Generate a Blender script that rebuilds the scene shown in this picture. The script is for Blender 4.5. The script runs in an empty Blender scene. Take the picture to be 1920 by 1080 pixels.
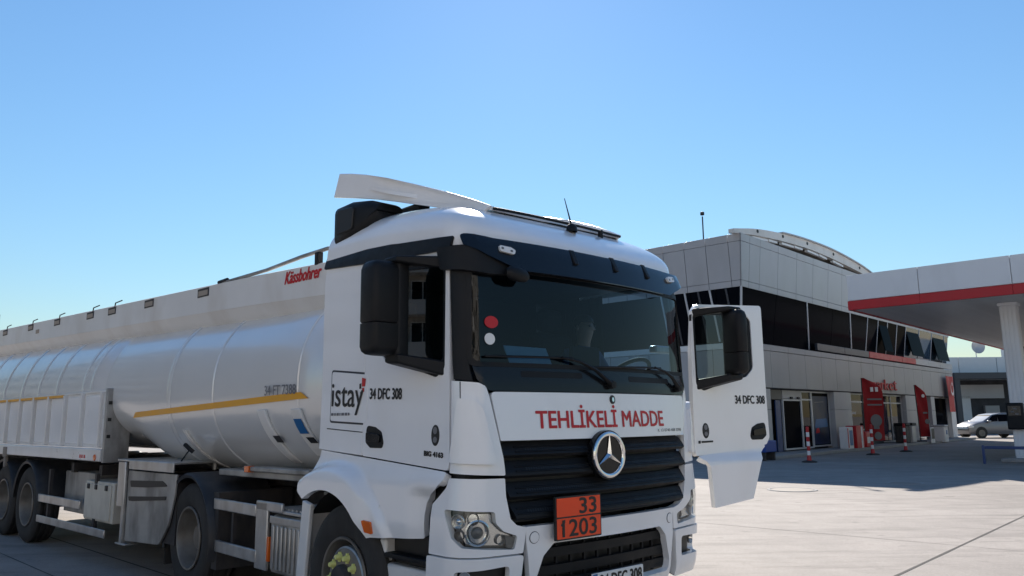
import bpy, bmesh, math, random
from mathutils import Vector, Matrix
random.seed(7)
C = bpy.context.scene.collection
S = bpy.context.scene
rad = math.radians

# ------------------------------------------------------------------ camera
CAM_H = 1.65
cam = bpy.data.cameras.new('camera'); camo = bpy.data.objects.new('camera', cam); C.objects.link(camo)
cam.sensor_width = 36.0; cam.lens = 1480.0 / 1920.0 * 36.0; cam.clip_start = 0.05; cam.clip_end = 3000
PHI = math.atan(246.7 / 1480.0)
camo.matrix_world = Matrix.Translation((0, 0, CAM_H)) @ Matrix.Rotation(math.pi / 2 + PHI, 4, 'X') @ Matrix.Rotation(-rad(0.6), 4, 'Z')
S.camera = camo
# ------------------------------------------------------------------ light
SUN_EL, SUN_AZ = rad(34), rad(1)
world = bpy.data.worlds.new('World'); S.world = world; world.use_nodes = True
nt = world.node_tree; nt.nodes.clear()
sky = nt.nodes.new('ShaderNodeTexSky'); sky.sky_type = 'NISHITA'; sky.sun_disc = False
sky.sun_elevation = SUN_EL; sky.sun_rotation = SUN_AZ
sky.air_density = 1.8; sky.dust_density = 0.07; sky.ozone_density = 10.0; sky.altitude = 0
bg = nt.nodes.new('ShaderNodeBackground'); bg.inputs['Strength'].default_value = 0.074
wo = nt.nodes.new('ShaderNodeOutputWorld')
nt.links.new(sky.outputs[0], bg.inputs[0]); nt.links.new(bg.outputs[0], wo.inputs[0])
sl = bpy.data.lights.new('sun', 'SUN'); sl.energy = 5.0; sl.angle = rad(0.53); sl.color = (1.0, 0.93, 0.84)
so = bpy.data.objects.new('sun', sl); C.objects.link(so)
so.rotation_euler = (math.pi / 2 - SUN_EL, 0, math.pi - SUN_AZ)
so.location = (0, 0, 30)
S.view_settings.view_transform = 'Standard'
S.view_settings.look = 'None'; S.view_settings.exposure = 0.8; S.view_settings.gamma = 1.0
S.view_settings.use_curve_mapping = False
S.render.engine = 'CYCLES'

# ------------------------------------------------------------------ materials
def mat(name, col, rough=0.5, metal=0.0, coat=0.0, var=0.0, vs=3.0, bump=0.0, bs=40.0, dirt=None, spec=0.5, emit=0.0):
    m = bpy.data.materials.new(name); m.use_nodes = True
    n = m.node_tree.nodes; l = m.node_tree.links
    p = n['Principled BSDF']
    p.inputs['Base Color'].default_value = (*col, 1); p.inputs['Roughness'].default_value = rough
    p.inputs['Metallic'].default_value = metal; p.inputs['Coat Weight'].default_value = coat
    p.inputs['Coat Roughness'].default_value = 0.06
    p.inputs['Specular IOR Level'].default_value = spec
    tc = n.new('ShaderNodeTexCoord')
    cur = None
    if var > 0:
        t = n.new('ShaderNodeTexNoise'); t.inputs['Scale'].default_value = vs; t.inputs['Detail'].default_value = 6
        t.inputs['Roughness'].default_value = 0.65
        l.new(tc.outputs['Object'], t.inputs['Vector'])
        r = n.new('ShaderNodeMapRange'); r.inputs[1].default_value = .3; r.inputs[2].default_value = .7
        r.inputs[3].default_value = 1 - var; r.inputs[4].default_value = 1 + var * .6
        l.new(t.outputs[0], r.inputs[0])
        mx = n.new('ShaderNodeVectorMath'); mx.operation = 'SCALE'
        mx.inputs[0].default_value = col; l.new(r.outputs[0], mx.inputs['Scale'])
        cur = mx.outputs[0]
        r2 = n.new('ShaderNodeMapRange'); r2.inputs[1].default_value = .3; r2.inputs[2].default_value = .7
        r2.inputs[3].default_value = max(0.02, rough - .08); r2.inputs[4].default_value = min(1, rough + .1)
        l.new(t.outputs[0], r2.inputs[0]); l.new(r2.outputs[0], p.inputs['Roughness'])
    if dirt:
        dc, amount, ds, thr = dirt
        t = n.new('ShaderNodeTexNoise'); t.inputs['Scale'].default_value = ds; t.inputs['Detail'].default_value = 5
        t.inputs['Roughness'].default_value = 0.55
        mp = n.new('ShaderNodeMapping'); mp.inputs['Scale'].default_value = (1, 1, .45)
        l.new(tc.outputs['Object'], mp.inputs[0]); l.new(mp.outputs[0], t.inputs['Vector'])
        r = n.new('ShaderNodeMapRange'); r.inputs[1].default_value = thr - .1; r.inputs[2].default_value = thr + .25
        r.inputs[3].default_value = 0; r.inputs[4].default_value = amount
        l.new(t.outputs[0], r.inputs[0])
        mx = n.new('ShaderNodeMix'); mx.data_type = 'RGBA'
        l.new(r.outputs[0], mx.inputs[0])
        if cur: l.new(cur, mx.inputs[6])
        else: mx.inputs[6].default_value = (*col, 1)
        mx.inputs[7].default_value = (*dc, 1)
        cur = mx.outputs[2]
    if cur: l.new(cur, p.inputs['Base Color'])
    if bump > 0:
        t = n.new('ShaderNodeTexNoise'); t.inputs['Scale'].default_value = bs; t.inputs['Detail'].default_value = 5
        l.new(tc.outputs['Object'], t.inputs['Vector'])
        b = n.new('ShaderNodeBump'); b.inputs['Strength'].default_value = bump; b.inputs['Distance'].default_value = .01
        l.new(t.outputs[0], b.inputs['Height']); l.new(b.outputs[0], p.inputs['Normal'])
    if emit > 0:
        p.inputs['Emission Color'].default_value = (*col, 1); p.inputs['Emission Strength'].default_value = emit
    return m

def glass(name, tint, ior=1.5, rough=0.0, fac=None):
    """pane of tinted glass: straight-through transmission with a fresnel reflection"""
    m = bpy.data.materials.new(name); m.use_nodes = True
    n = m.node_tree.nodes; l = m.node_tree.links; n.clear()
    o = n.new('ShaderNodeOutputMaterial'); mx = n.new('ShaderNodeMixShader')
    tr = n.new('ShaderNodeBsdfTransparent'); tr.inputs[0].default_value = (*tint, 1)
    gl = n.new('ShaderNodeBsdfGlossy'); gl.inputs['Roughness'].default_value = rough
    fr = n.new('ShaderNodeFresnel'); ge = n.new('ShaderNodeNewGeometry'); mr_ = n.new('ShaderNodeMapRange')
    mr_.inputs[3].default_value = ior; mr_.inputs[4].default_value = 1 / ior
    l.new(ge.outputs['Backfacing'], mr_.inputs[0]); l.new(mr_.outputs[0], fr.inputs[0])
    l.new(fr.outputs[0], mx.inputs[0]); l.new(tr.outputs[0], mx.inputs[1]); l.new(gl.outputs[0], mx.inputs[2])
    l.new(mx.outputs[0], o.inputs[0])
    return m

M = {}
M['white'] = mat('white_paint', (.86, .86, .86), .22, coat=.6, dirt=((.55, .50, .43), .16, 2.2, .56))
M['white2'] = mat('white_paint_road_dirt', (.70, .70, .69), .32, coat=.25, var=.04, vs=2.0, dirt=((.36, .31, .25), .35, 2.5, .55))
M['tank'] = mat('tank_paint', (.71, .71, .705), .25, metal=.25, coat=.4, dirt=((.50, .45, .38), .16, .8, .56))
M['coaming'] = mat('tank_top_paint', (.72, .71, .69), .4, var=.05, vs=1.5, dirt=((.45, .38, .30), .4, 2.0, .55))
M['black'] = mat('black_plastic', (.009, .0095, .011), .5, var=.15, vs=12, bump=.1, bs=300, spec=.25)
M['blackgloss'] = mat('black_gloss', (.007, .008, .010), .2, coat=.15, spec=.3)
M['visor'] = mat('visor_smoke', (.008, .013, .020), .2, coat=.15, spec=.3)
M['rubber'] = mat('rubber', (.022, .021, .020), .8, var=.3, vs=6, bump=.3, bs=120, dirt=((.10, .09, .08), .25, 5, .5))
M['mudguard'] = mat('mudguard_plastic', (.016, .018, .022), .5, var=.2, vs=4, dirt=((.10, .09, .08), .4, 5, .55))
M['chassis'] = mat('chassis_paint', (.022, .022, .025), .6, var=.3, vs=4, dirt=((.10, .08, .065), .5, 6, .5))
M['steel'] = mat('rim_steel', (.24, .23, .21), .5, metal=.4, var=.2, vs=5, dirt=((.12, .09, .065), .7, 7, .45))
M['alu'] = mat('aluminium', (.55, .55, .54), .38, metal=.75, var=.12, vs=6, dirt=((.22, .19, .16), .6, 5, .5))
M['alu_dirty'] = mat('aluminium_grimy', (.42, .41, .39), .5, metal=.45, var=.2, vs=3, dirt=((.06, .055, .05), .85, 3.5, .5))
M['cream'] = mat('cream_cabinet', (.55, .52, .45), .5, var=.08, vs=3, dirt=((.18, .15, .12), .6, 4, .52))
M['chrome'] = mat('chrome', (.82, .82, .82), .08, metal=1)
M['brake'] = mat('hub_paint', (.30, .36, .42), .4, metal=.4, var=.2, vs=10)
M['nut'] = mat('nut_indicator_yellow', (.72, .74, .26), .45)
M['orange'] = mat('orange_plate', (.92, .065, .005), .42, var=.05, vs=6)
M['orange_stripe'] = mat('orange_tape', (.74, .35, .015), .4, var=.08, vs=5)
M['amber'] = mat('amber_lens', (.70, .13, .01), .15, coat=.5)
M['ink'] = mat('black_print', (.012, .012, .012), .5)
M['redink'] = mat('red_print', (.50, .008, .015), .4)
M['greyink'] = mat('grey_print', (.16, .16, .17), .5)
M['blueink'] = mat('blue_print', (.01, .11, .30), .4)
M['plate'] = mat('plate_white', (.75, .76, .75), .35)
M['lens'] = mat('reflector_chrome', (.75, .75, .74), .14, metal=.9)
M['lens_dark'] = mat('lamp_housing_grey', (.16, .16, .155), .35, metal=.3)
M['windshield'] = glass('windshield_glass', (.23, .37, .48), 1.45)
M['sideglass'] = glass('door_glass', (.42, .50, .48), 1.75)
M['headglass'] = glass('headlamp_cover', (.86, .88, .88), 1.45)
M['bglass'] = mat('building_dark_glass', (.005, .006, .009), .12, spec=.05)
M['bglass'].node_tree.nodes['Principled BSDF'].inputs['IOR'].default_value = 1.10
M['bglass_sky'] = mat('building_glass_sky_tint', (.04, .075, .12), .06, spec=.5)  # blue base colour stands in for sky reflected in the far panes
M['shopglass'] = glass('shop_glass', (.20, .22, .25), 1.25)
M['liner'] = mat('cab_lining', (.014, .018, .024), .8, var=.1)
M['seat'] = mat('seat_fabric', (.03, .033, .045), .9, var=.2, vs=20)
M['skin'] = mat('skin', (.42, .25, .18), .5)
M['shirt'] = mat('shirt_blue', (.05, .10, .20), .8, var=.1, vs=15)
M['hair'] = mat('dark_hair', (.02, .016, .013), .6)
M['paper'] = mat('paper', (.55, .66, .66), .7)
M['cladding'] = mat('cladding_panel', (.44, .44, .455), .42, metal=.15, var=.04, vs=.8, dirt=((.30, .29, .28), .3, .9, .55))
M['cladding2'] = mat('cladding_panel_lower', (.38, .375, .37), .45, metal=.1, var=.04, vs=.8, dirt=((.30, .28, .26), .35, 1.1, .55))
M['coping'] = mat('white_coping', (.72, .72, .71), .45, var=.04, vs=2)
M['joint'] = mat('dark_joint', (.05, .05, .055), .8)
M['canopy'] = mat('canopy_white', (.74, .74, .75), .38, var=.03, vs=.7, dirt=((.40, .39, .38), .3, .8, .57))
M['soffit'] = mat('soffit_slat', (.66, .66, .66), .42, metal=.2, var=.05, vs=1.0, dirt=((.22, .21, .20), .4, 1.2, .55))
M['red'] = mat('red_sheet', (.46, .010, .016), .42, var=.06, vs=2)
M['redcloth'] = mat('red_cloth', (.30, .008, .012), .8, var=.12, vs=4)
M['whitecloth'] = mat('white_cloth', (.75, .73, .72), .8)
M['frame'] = mat('window_frame_grey', (.52, .53, .55), .4, metal=.2)
M['darkframe'] = mat('dark_frame', (.04, .045, .055), .4)
M['interior'] = mat('shop_interior', (.06, .06, .065), .8, var=.5, vs=1.2)
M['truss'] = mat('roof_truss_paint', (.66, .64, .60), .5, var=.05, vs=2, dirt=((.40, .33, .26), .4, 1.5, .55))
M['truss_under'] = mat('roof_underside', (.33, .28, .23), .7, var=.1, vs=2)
M['blue'] = mat('blue_steel', (.02, .05, .16), .4, var=.1)
M['bluebright'] = mat('blue_plastic', (.01, .06, .30), .4)
M['carpaint'] = mat('silver_car_paint', (.22, .22, .23), .35, metal=.4, coat=.3)
M['conc'] = mat('kerb_concrete', (.30, .29, .28), .85, var=.15, vs=3, bump=.3, bs=60)
M['render'] = mat('rendered_wall', (.42, .40, .37), .85, var=.08, vs=.4, bump=.1)
M['sealant'] = mat('joint_sealant', (.06, .055, .05), .9, var=.2, vs=4)
M['iron'] = mat('cast_iron_cover', (.24, .21, .18), .75, var=.2, vs=5, bump=.5, bs=30)

def ground_mat():
    m = bpy.data.materials.new('concrete_forecourt'); m.use_nodes = True
    n = m.node_tree.nodes; l = m.node_tree.links; p = n['Principled BSDF']
    tc = n.new('ShaderNodeTexCoord')
    def noise(s, d=8, r=.6, sc=(1, 1, 1)):
        mp = n.new('ShaderNodeMapping'); mp.inputs['Scale'].default_value = sc
        l.new(tc.outputs['Object'], mp.inputs[0])
        t = n.new('ShaderNodeTexNoise'); t.inputs['Scale'].default_value = s; t.inputs['Detail'].default_value = d
        t.inputs['Roughness'].default_value = r; l.new(mp.outputs[0], t.inputs[0]); return t.outputs[0]
    def ramp(s, a, b, c, d):
        r = n.new('ShaderNodeMapRange'); r.inputs[1].default_value = a; r.inputs[2].default_value = b
        r.inputs[3].default_value = c; r.inputs[4].default_value = d; l.new(s, r.inputs[0]); return r.outputs[0]
    def mul(a, b):
        q = n.new('ShaderNodeMath'); q.operation = 'MULTIPLY'; l.new(a, q.inputs[0]); l.new(b, q.inputs[1]); return q.outputs[0]
    big = ramp(noise(.22), .3, .7, .80, 1.13)
    mid = ramp(noise(1.6, 8, .7), .3, .7, .86, 1.10)
    fine = ramp(noise(26, 6, .8), .3, .72, .80, 1.14)
    grit = ramp(noise(90, 3, .8), .35, .7, .74, 1.18)
    streak = ramp(noise(.9, 9, .7, (.35, 2.6, 1)), .50, .70, 1.0, .66)
    spots = ramp(noise(2.3, 5, .5), .64, .74, 1.0, .66)
    v = mul(mul(mul(big, mid), mul(fine, grit)), mul(streak, spots))
    mx = n.new('ShaderNodeVectorMath'); mx.operation = 'SCALE'; mx.inputs[0].default_value = (.335, .30, .272)
    l.new(v, mx.inputs['Scale']); l.new(mx.outputs[0], p.inputs['Base Color'])
    p.inputs['Roughness'].default_value = .82; p.inputs['Specular IOR Level'].default_value = .3
    b = n.new('ShaderNodeBump'); b.inputs['Strength'].default_value = .35; b.inputs['Distance'].default_value = .006
    l.new(mul(fine, grit), b.inputs['Height']); l.new(b.outputs[0], p.inputs['Normal'])
    return m
M['ground'] = ground_mat()

# ------------------------------------------------------------------ mesh helpers
class MB:
    def __init__(s): s.bm = bmesh.new()
    def face(s, pts, mi=0, flip=False):
        vs = [s.bm.verts.new(p) for p in pts]
        if flip: vs.reverse()
        f = s.bm.faces.new(vs); f.material_index = mi; return f
    def hexa(s, p, mi=0):
        """p: 8 points, bottom ring 0-3 (ccw from above), top ring 4-7"""
        v = [s.bm.verts.new(q) for q in p]
        for idx in ((3, 2, 1, 0), (4, 5, 6, 7), (0, 1, 5, 4), (1, 2, 6, 5), (2, 3, 7, 6), (3, 0, 4, 7)):
            s.bm.faces.new([v[i] for i in idx]).material_index = mi
        return s
    def box(s, x0, x1, y0, y1, z0, z1, mi=0):
        x0, x1 = sorted((x0, x1)); y0, y1 = sorted((y0, y1)); z0, z1 = sorted((z0, z1))
        return s.hexa([(x0, y0, z0), (x1, y0, z0), (x1, y1, z0), (x0, y1, z0), (x0, y0, z1), (x1, y0, z1), (x1, y1, z1), (x0, y1, z1)], mi)
    def prism(s, poly, fn, a0, a1, mi=0):
        """poly 2D, fn(p, a) -> 3D"""
        n = len(poly)
        A = [s.bm.verts.new(fn(p, a0)) for p in poly]; B = [s.bm.verts.new(fn(p, a1)) for p in poly]
        fs = [s.bm.faces.new(A), s.bm.faces.new(B[::-1])]
        for i in range(n):
            fs.append(s.bm.faces.new([A[i], B[i], B[(i + 1) % n], A[(i + 1) % n]]))
        for f in fs: f.material_index = mi
        s.fix = True
        return s
    def tube(s, path, r, seg=8, mi=0, cap=True, rs=None):
        path = [Vector(p) for p in path]; rings = []
        prev = None
        for i, p in enumerate(path):
            d = (path[min(i + 1, len(path) - 1)] - path[max(i - 1, 0)]).normalized()
            if prev is None:
                up = Vector((0, 0, 1)) if abs(d.z) < .9 else Vector((1, 0, 0))
                a = d.cross(up).normalized()
            else:
                a = (prev - d * prev.dot(d)).normalized()
            prev = a; b = d.cross(a)
            rr = rs[i] if rs else r
            rings.append([s.bm.verts.new(p + rr * (a * math.cos(2 * math.pi * k / seg) + b * math.sin(2 * math.pi * k / seg))) for k in range(seg)])
        s.skin(rings, mi, True)
        if cap:
            s.bm.faces.new(rings[0][::-1]).material_index = mi; s.bm.faces.new(rings[-1]).material_index = mi
        return s
    def skin(s, rings, mi=0, closed=True):
        for A, B in zip(rings, rings[1:]):
            n = len(A)
            for k in range(n if closed else n - 1):
                try: s.bm.faces.new([A[k], A[(k + 1) % n], B[(k + 1) % n], B[k]]).material_index = mi
                except ValueError: pass
    def loft(s, rings, mi=0, cap=True, closed=True):
        R = [[s.bm.verts.new(p) for p in r] for r in rings]
        s.skin(R, mi, closed)
        if cap:
            s.bm.faces.new(R[0][::-1]).material_index = mi; s.bm.faces.new(R[-1]).material_index = mi
        return s
    def lathe(s, prof, c=(0, 0, 0), axis='y', seg=40, mi=0, sgn=1):
        """prof: (radius, offset along axis)"""
        cx, cy, cz = c; rings = []
        for r, o in prof:
            ring = []
            for k in range(seg):
                a = 2 * math.pi * k / seg; ca, sa = r * math.cos(a), r * math.sin(a); q = o * sgn
                ring.append({'y': (cx + ca, cy + q, cz + sa), 'x': (cx + q, cy + ca, cz + sa), 'z': (cx + ca, cy + sa, cz + q)}[axis])
            rings.append(ring)
        R = [[s.bm.verts.new(p) for p in r] for r in rings]
        s.skin(R, mi, True)
        return s

def finish(me, smooth, angle):
    if smooth:
        for p in me.polygons: p.use_smooth = True
        me.set_sharp_from_angle(angle=rad(angle))

def obj(name, mb, m, parent=None, bevel=0.0, smooth=True, angle=38, seg=2, recalc=True):
    bm = mb.bm if isinstance(mb, MB) else mb
    if recalc: bmesh.ops.recalc_face_normals(bm, faces=bm.faces)
    me = bpy.data.meshes.new(name); bm.to_mesh(me); bm.free()
    for q in (m if isinstance(m, (list, tuple)) else [m]): me.materials.append(q)
    finish(me, smooth, angle)
    o = bpy.data.objects.new(name, me); C.objects.link(o)
    if parent: o.parent = parent
    if bevel > 0:
        b = o.modifiers.new('bevel', 'BEVEL'); b.width = bevel; b.segments = seg; b.limit_method = 'ANGLE'; b.angle_limit = rad(48)
        b.harden_normals = False
    return o

def tag(o, label=None, cat=None, group=None, kind=None):
    if label: o['label'] = label
    if cat: o['category'] = cat
    if group: o['group'] = group
    if kind: o['kind'] = kind
    return o

def thing(name, label, cat, loc=(0, 0, 0), rz=0.0, group=None):
    o = bpy.data.objects.new(name, None); C.objects.link(o); o.empty_display_size = .3
    o.location = loc; o.rotation_euler = (0, 0, rz)
    return tag(o, label, cat, group)

def copy_tree(o, parent=None):
    c = o.copy(); C.objects.link(c)
    if parent: c.parent = parent
    for ch in o.children: copy_tree(ch, c)
    return c

def rounded(poly, r, seg=4):
    """fillet the corners of a 2D polygon; r is a radius or a list"""
    out = []; n = len(poly)
    for i in range(n):
        p = Vector(poly[i][:2]); a = Vector(poly[i - 1][:2]); b = Vector(poly[(i + 1) % n][:2])
        rr = r[i] if isinstance(r, (list, tuple)) else r
        d1 = (a - p); d2 = (b - p); l1, l2 = d1.length, d2.length
        if rr <= 0 or l1 < 1e-6 or l2 < 1e-6: out.append(tuple(p)); continue
        d1.normalize(); d2.normalize()
        ang = d1.angle(d2)
        if ang > rad(172): out.append(tuple(p)); continue
        t = min(rr / math.tan(ang / 2), l1 * .48, l2 * .48)
        A = p + d1 * t; B = p + d2 * t
        for k in range(seg + 1):
            q = k / seg
            out.append(tuple((1 - q) ** 2 * A + 2 * q * (1 - q) * p + q * q * B))
    return out

def fill2d(outer, holes=(), step=(.1, .1)):
    bm = bmesh.new()
    for loop in [outer] + list(holes):
        vs = [bm.verts.new((p[0], p[1], 0)) for p in loop]
        for i in range(len(vs)): bm.edges.new((vs[i], vs[(i + 1) % len(vs)]))
    bmesh.ops.triangle_fill(bm, use_beauty=True, use_dissolve=False, edges=bm.edges[:], normal=(0, 0, 1))
    cut2d(bm, outer, step)
    return bm

def cut2d(bm, outer, step):
    xs = [p[0] for p in outer]; ys = [p[1] for p in outer]
    for ax, lo, hi, st in ((0, min(xs), max(xs), step[0]), (1, min(ys), max(ys), step[1])):
        if not st: continue
        n = int((hi - lo) / st)
        for k in range(1, n + 1):
            c = lo + (hi - lo) * k / (n + 1)
            co = (c, 0, 0) if ax == 0 else (0, c, 0); no = (1, 0, 0) if ax == 0 else (0, 1, 0)
            bmesh.ops.bisect_plane(bm, geom=bm.verts[:] + bm.edges[:] + bm.faces[:], plane_co=co, plane_no=no, dist=1e-5)

def shell_mesh(bm, mp, thick, off):
    """map a flat mesh on a surface and give it thickness"""
    bmesh.ops.recalc_face_normals(bm, faces=bm.faces)
    verts = list(bm.verts); faces = list(bm.faces)
    bnd = [e for e in bm.edges if len(e.link_faces) == 1]
    flat = {v: (v.co.x, v.co.y) for v in verts}
    if thick > 0:
        low = {v: bm.verts.new(mp(*flat[v], off - thick)) for v in verts}
        for f in faces:
            nf = bm.faces.new([low[v] for v in reversed(f.verts)]); nf.material_index = 1
        for e in bnd:
            a, b = e.verts
            try: bm.faces.new((a, b, low[b], low[a]))
            except ValueError: pass
    for v in verts: v.co = mp(*flat[v], off)
    return bm

def patch(name, outer, mp, m, parent=None, holes=(), step=(.08, .08), thick=.02, off=0.0, bevel=.005, angle=40, m2=None, seg=2):
    bm = fill2d(outer, holes, step)
    shell_mesh(bm, mp, thick, off)
    if thick <= 0:
        pass
    me_m = [m, m2 or m] if thick > 0 else [m]
    return obj(name, bm, me_m, parent, bevel=bevel if thick > 0 else 0, angle=angle, seg=seg, recalc=thick > 0)

_txt = {}
def text2d(body, w, h=None, shear=0.0, bold=0.0, extrude=0):
    """flat lettering as a bmesh in a box w wide (0..w, 0..h); body may hold several lines"""
    cu = bpy.data.curves.new('lettering_source', 'FONT'); cu.body = body; cu.resolution_u = 3; cu.offset = bold; cu.shear = shear
    o = bpy.data.objects.new('lettering_source', cu); C.objects.link(o)
    dg = bpy.context.evaluated_depsgraph_get()
    me = bpy.data.meshes.new_from_object(o.evaluated_get(dg))
    bm = bmesh.new(); bm.from_mesh(me)
    bpy.data.objects.remove(o); bpy.data.curves.remove(cu); bpy.data.meshes.remove(me)
    xs = [v.co.x for v in bm.verts]; ys = [v.co.y for v in bm.verts]
    x0, x1, y0, y1 = min(xs), max(xs), min(ys), max(ys)
    k = w / (x1 - x0); kh = (h / (y1 - y0)) if h else k
    for v in bm.verts: v.co = ((v.co.x - x0) * k, (v.co.y - y0) * kh, 0)
    bmesh.ops.remove_doubles(bm, verts=bm.verts, dist=1e-5)
    return bm

def lettering(body, w, h, mp, m, parent, name='lettering', off=.004, step=(.1, 0), shear=0.0, bold=0.0, thick=0.0):
    bm = text2d(body, w, h, shear, 0)
    cut2d(bm, [(0, 0), (w, h or .1)], step)
    if bold and not thick:
        src = [(v.co.copy()) for v in bm.verts]; faces = [[v.index for v in f.verts] for f in bm.faces]
        bm.verts.index_update(); faces = [[v.index for v in f.verts] for f in bm.faces]
        out = bmesh.new(); r = bold
        for i, (dx, dy) in enumerate(((0, 0), (r, 0), (-r, 0), (0, r * .7), (0, -r * .7), (r * .7, r * .5), (-r * .7, r * .5), (r * .7, -r * .5), (-r * .7, -r * .5))):
            vs = [out.verts.new(mp(c.x + dx, c.y + dy, off + .00012 * i)) for c in src]
            for f in faces: out.faces.new([vs[k] for k in f])
        bm.free(); bm = out
    else:
        shell_mesh(bm, mp, thick, off)
    return obj(name, bm, [m, m], parent, smooth=False, recalc=thick > 0)

def sstep(a, b, x):
    t = max(0.0, min(1.0, (x - a) / (b - a))); return t * t * (3 - 2 * t)

def smooth_tab(tab, x):
    # smooth (catmull-rom) reading of a table
    for i in range(len(tab) - 1):
        if x <= tab[i + 1][0] or i == len(tab) - 2:
            p0 = tab[max(0, i - 1)]; p1 = tab[i]; p2 = tab[i + 1]; p3 = tab[min(len(tab) - 1, i + 2)]
            t = (x - p1[0]) / (p2[0] - p1[0]); m1 = (p2[1] - p0[1]) / max(1e-6, p2[0] - p0[0]) * (p2[0] - p1[0]); m2 = (p3[1] - p1[1]) / max(1e-6, p3[0] - p1[0]) * (p2[0] - p1[0])
            return (2 * t ** 3 - 3 * t ** 2 + 1) * p1[1] + (t ** 3 - 2 * t ** 2 + t) * m1 + (-2 * t ** 3 + 3 * t ** 2) * p2[1] + (t ** 3 - t ** 2) * m2

def lerp_tab(tab, z):
    if z <= tab[0][0]: return tab[0][1:]
    for p, q in zip(tab, tab[1:]):
        if z <= q[0]:
            t = (z - p[0]) / (q[0] - p[0]); return tuple(a + (b - a) * t for a, b in zip(p[1:], q[1:]))
    return tab[-1][1:]

# ------------------------------------------------------------------ ground
g = MB(); g.face([(-1500, -1500, 0), (1500, -1500, 0), (1500, 1500, 0), (-1500, 1500, 0)])
tag(obj('ground', g, M['ground'], smooth=False), kind='structure')
def strip(name, a, b, w, z=.004, m='sealant'):
    a = Vector((*a, z)); b = Vector((*b, z)); d = (b - a).normalized(); p = Vector((-d.y, d.x, 0)) * w / 2
    q = MB(); n = max(2, int((b - a).length / .7)); pts = []
    for i in range(n + 1):
        c = a.lerp(b, i / n); j = 1 + random.uniform(-.25, .25); pts.append((c + p * j, c - p * j))
    for (l0, r0), (l1, r1) in zip(pts, pts[1:]): q.face([r0, r1, l1, l0])
    return tag(obj(name, q, M[m], smooth=False), kind='structure')

# ------------------------------------------------------------------ truck tractor
YAW = rad(-47.5)
truck = thing('truck_tractor', 'white tanker truck cab unit with open door and orange 33 1203 hazard plate', 'truck', (-0.336, 6.76, 0), YAW)
SH = [(.40, 1.46, 1.20, .15, .20), (.55, 1.51, 1.23, .15, .22), (1.05, 1.545, 1.245, .15, .22), (1.40, 1.53, 1.20, .14, .20),
      (1.90, 1.49, 1.19, .14, .18), (2.00, 1.475, 1.19, .14, .18), (2.60, 1.45, 1.19, .14, .19), (2.78, 1.43, 1.19, .14, .20),
      (2.90, 1.385, 1.175, .14, .24), (2.98, 1.32, 1.145, .14, .28), (3.08, 1.19, 1.08, .14, .32), (3.17, .99, .98, .14, .36),
      (3.23, .76, .86, .12, .36), (3.265, .50, .70, .10, .36)]
def cor(z):
    uf, hw, c, R = lerp_tab(SH, z)
    ve = hw - R; gm = 2 * c * ve / hw ** 2; th = math.pi / 2 - gm; ve2 = ve + R * math.cos(th)
    uc = uf - c * (ve2 / hw) ** 2 - R * math.sin(th)
    return uf, hw, c, R, ve, th, ve2, uc
def T_(t, z):
    uf, hw, c, R, ve, th, ve2, uc = cor(z)
    if t <= 0: return Vector((uc + t, -hw, z))
    if t <= R * th:
        a = t / R; return Vector((uc + R * math.sin(a), -ve - R * math.cos(a), z))
    v = -ve2 + (t - R * th); return Vector((uf - c * (v / hw) ** 2, v, z))
def F_(v, z):
    uf, hw, c, R, ve, th, ve2, uc = cor(z); a = min(abs(v), hw - .002)
    if a <= ve2: u = uf - c * (a / hw) ** 2
    else: u = uc + R * math.sqrt(max(0, 1 - ((a - ve) / R) ** 2))
    return Vector((u, v, z))
def S_(u, z):
    uf, hw, c, R, ve, th, ve2, uc = cor(z)
    if u <= uc: return Vector((u, -hw, z))
    q = min(1, (u - uc) / R); return Vector((u, -ve - R * math.sqrt(max(0, 1 - q * q)), z))
def L_(u, z):
    """lower door cover and wheel flare"""
    w = 1.195 + .058 * sstep(1.40, 1.22, z) - .03 * sstep(1.0, .8, z)
    r = math.hypot(u + .10, z - .53)
    w += .085 * (1 - sstep(.765, .83, r)) * (1 - sstep(.30, .46, u) * .55)
    w -= .05 * sstep(.80, 1.0, u) * sstep(1.25, 1.15, z)
    return Vector((u, -w, z))
def D_(u, z):
    w = 1.20 + .07 * sstep(1.37, 1.27, z)
    return Vector((u, -w, z))
def surf(fn, s=-1, post=None):
    """surface map with an outward offset; s=+1 mirrors it to the other side of the truck"""
    e = 2e-3
    def mp(a, b, off=0.0):
        p = fn(a, b); 
        if off:
            n = (fn(a + e, b) - fn(a - e, b)).cross(fn(a, b + e) - fn(a, b - e))
            if n.length < 1e-12: n = Vector((1, 0, 0))
            n.normalize()
            if n.dot(p - Vector((.2, 0, p.z))) < 0: n = -n
            p = p + n * off
        if s > 0: p = Vector((p.x, -p.y, p.z))
        return post(p) if post else p
    return mp
TS, FS, SS, LS = surf(T_), surf(F_), surf(S_), surf(L_)
W = M['white']; K = M['black']

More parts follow.
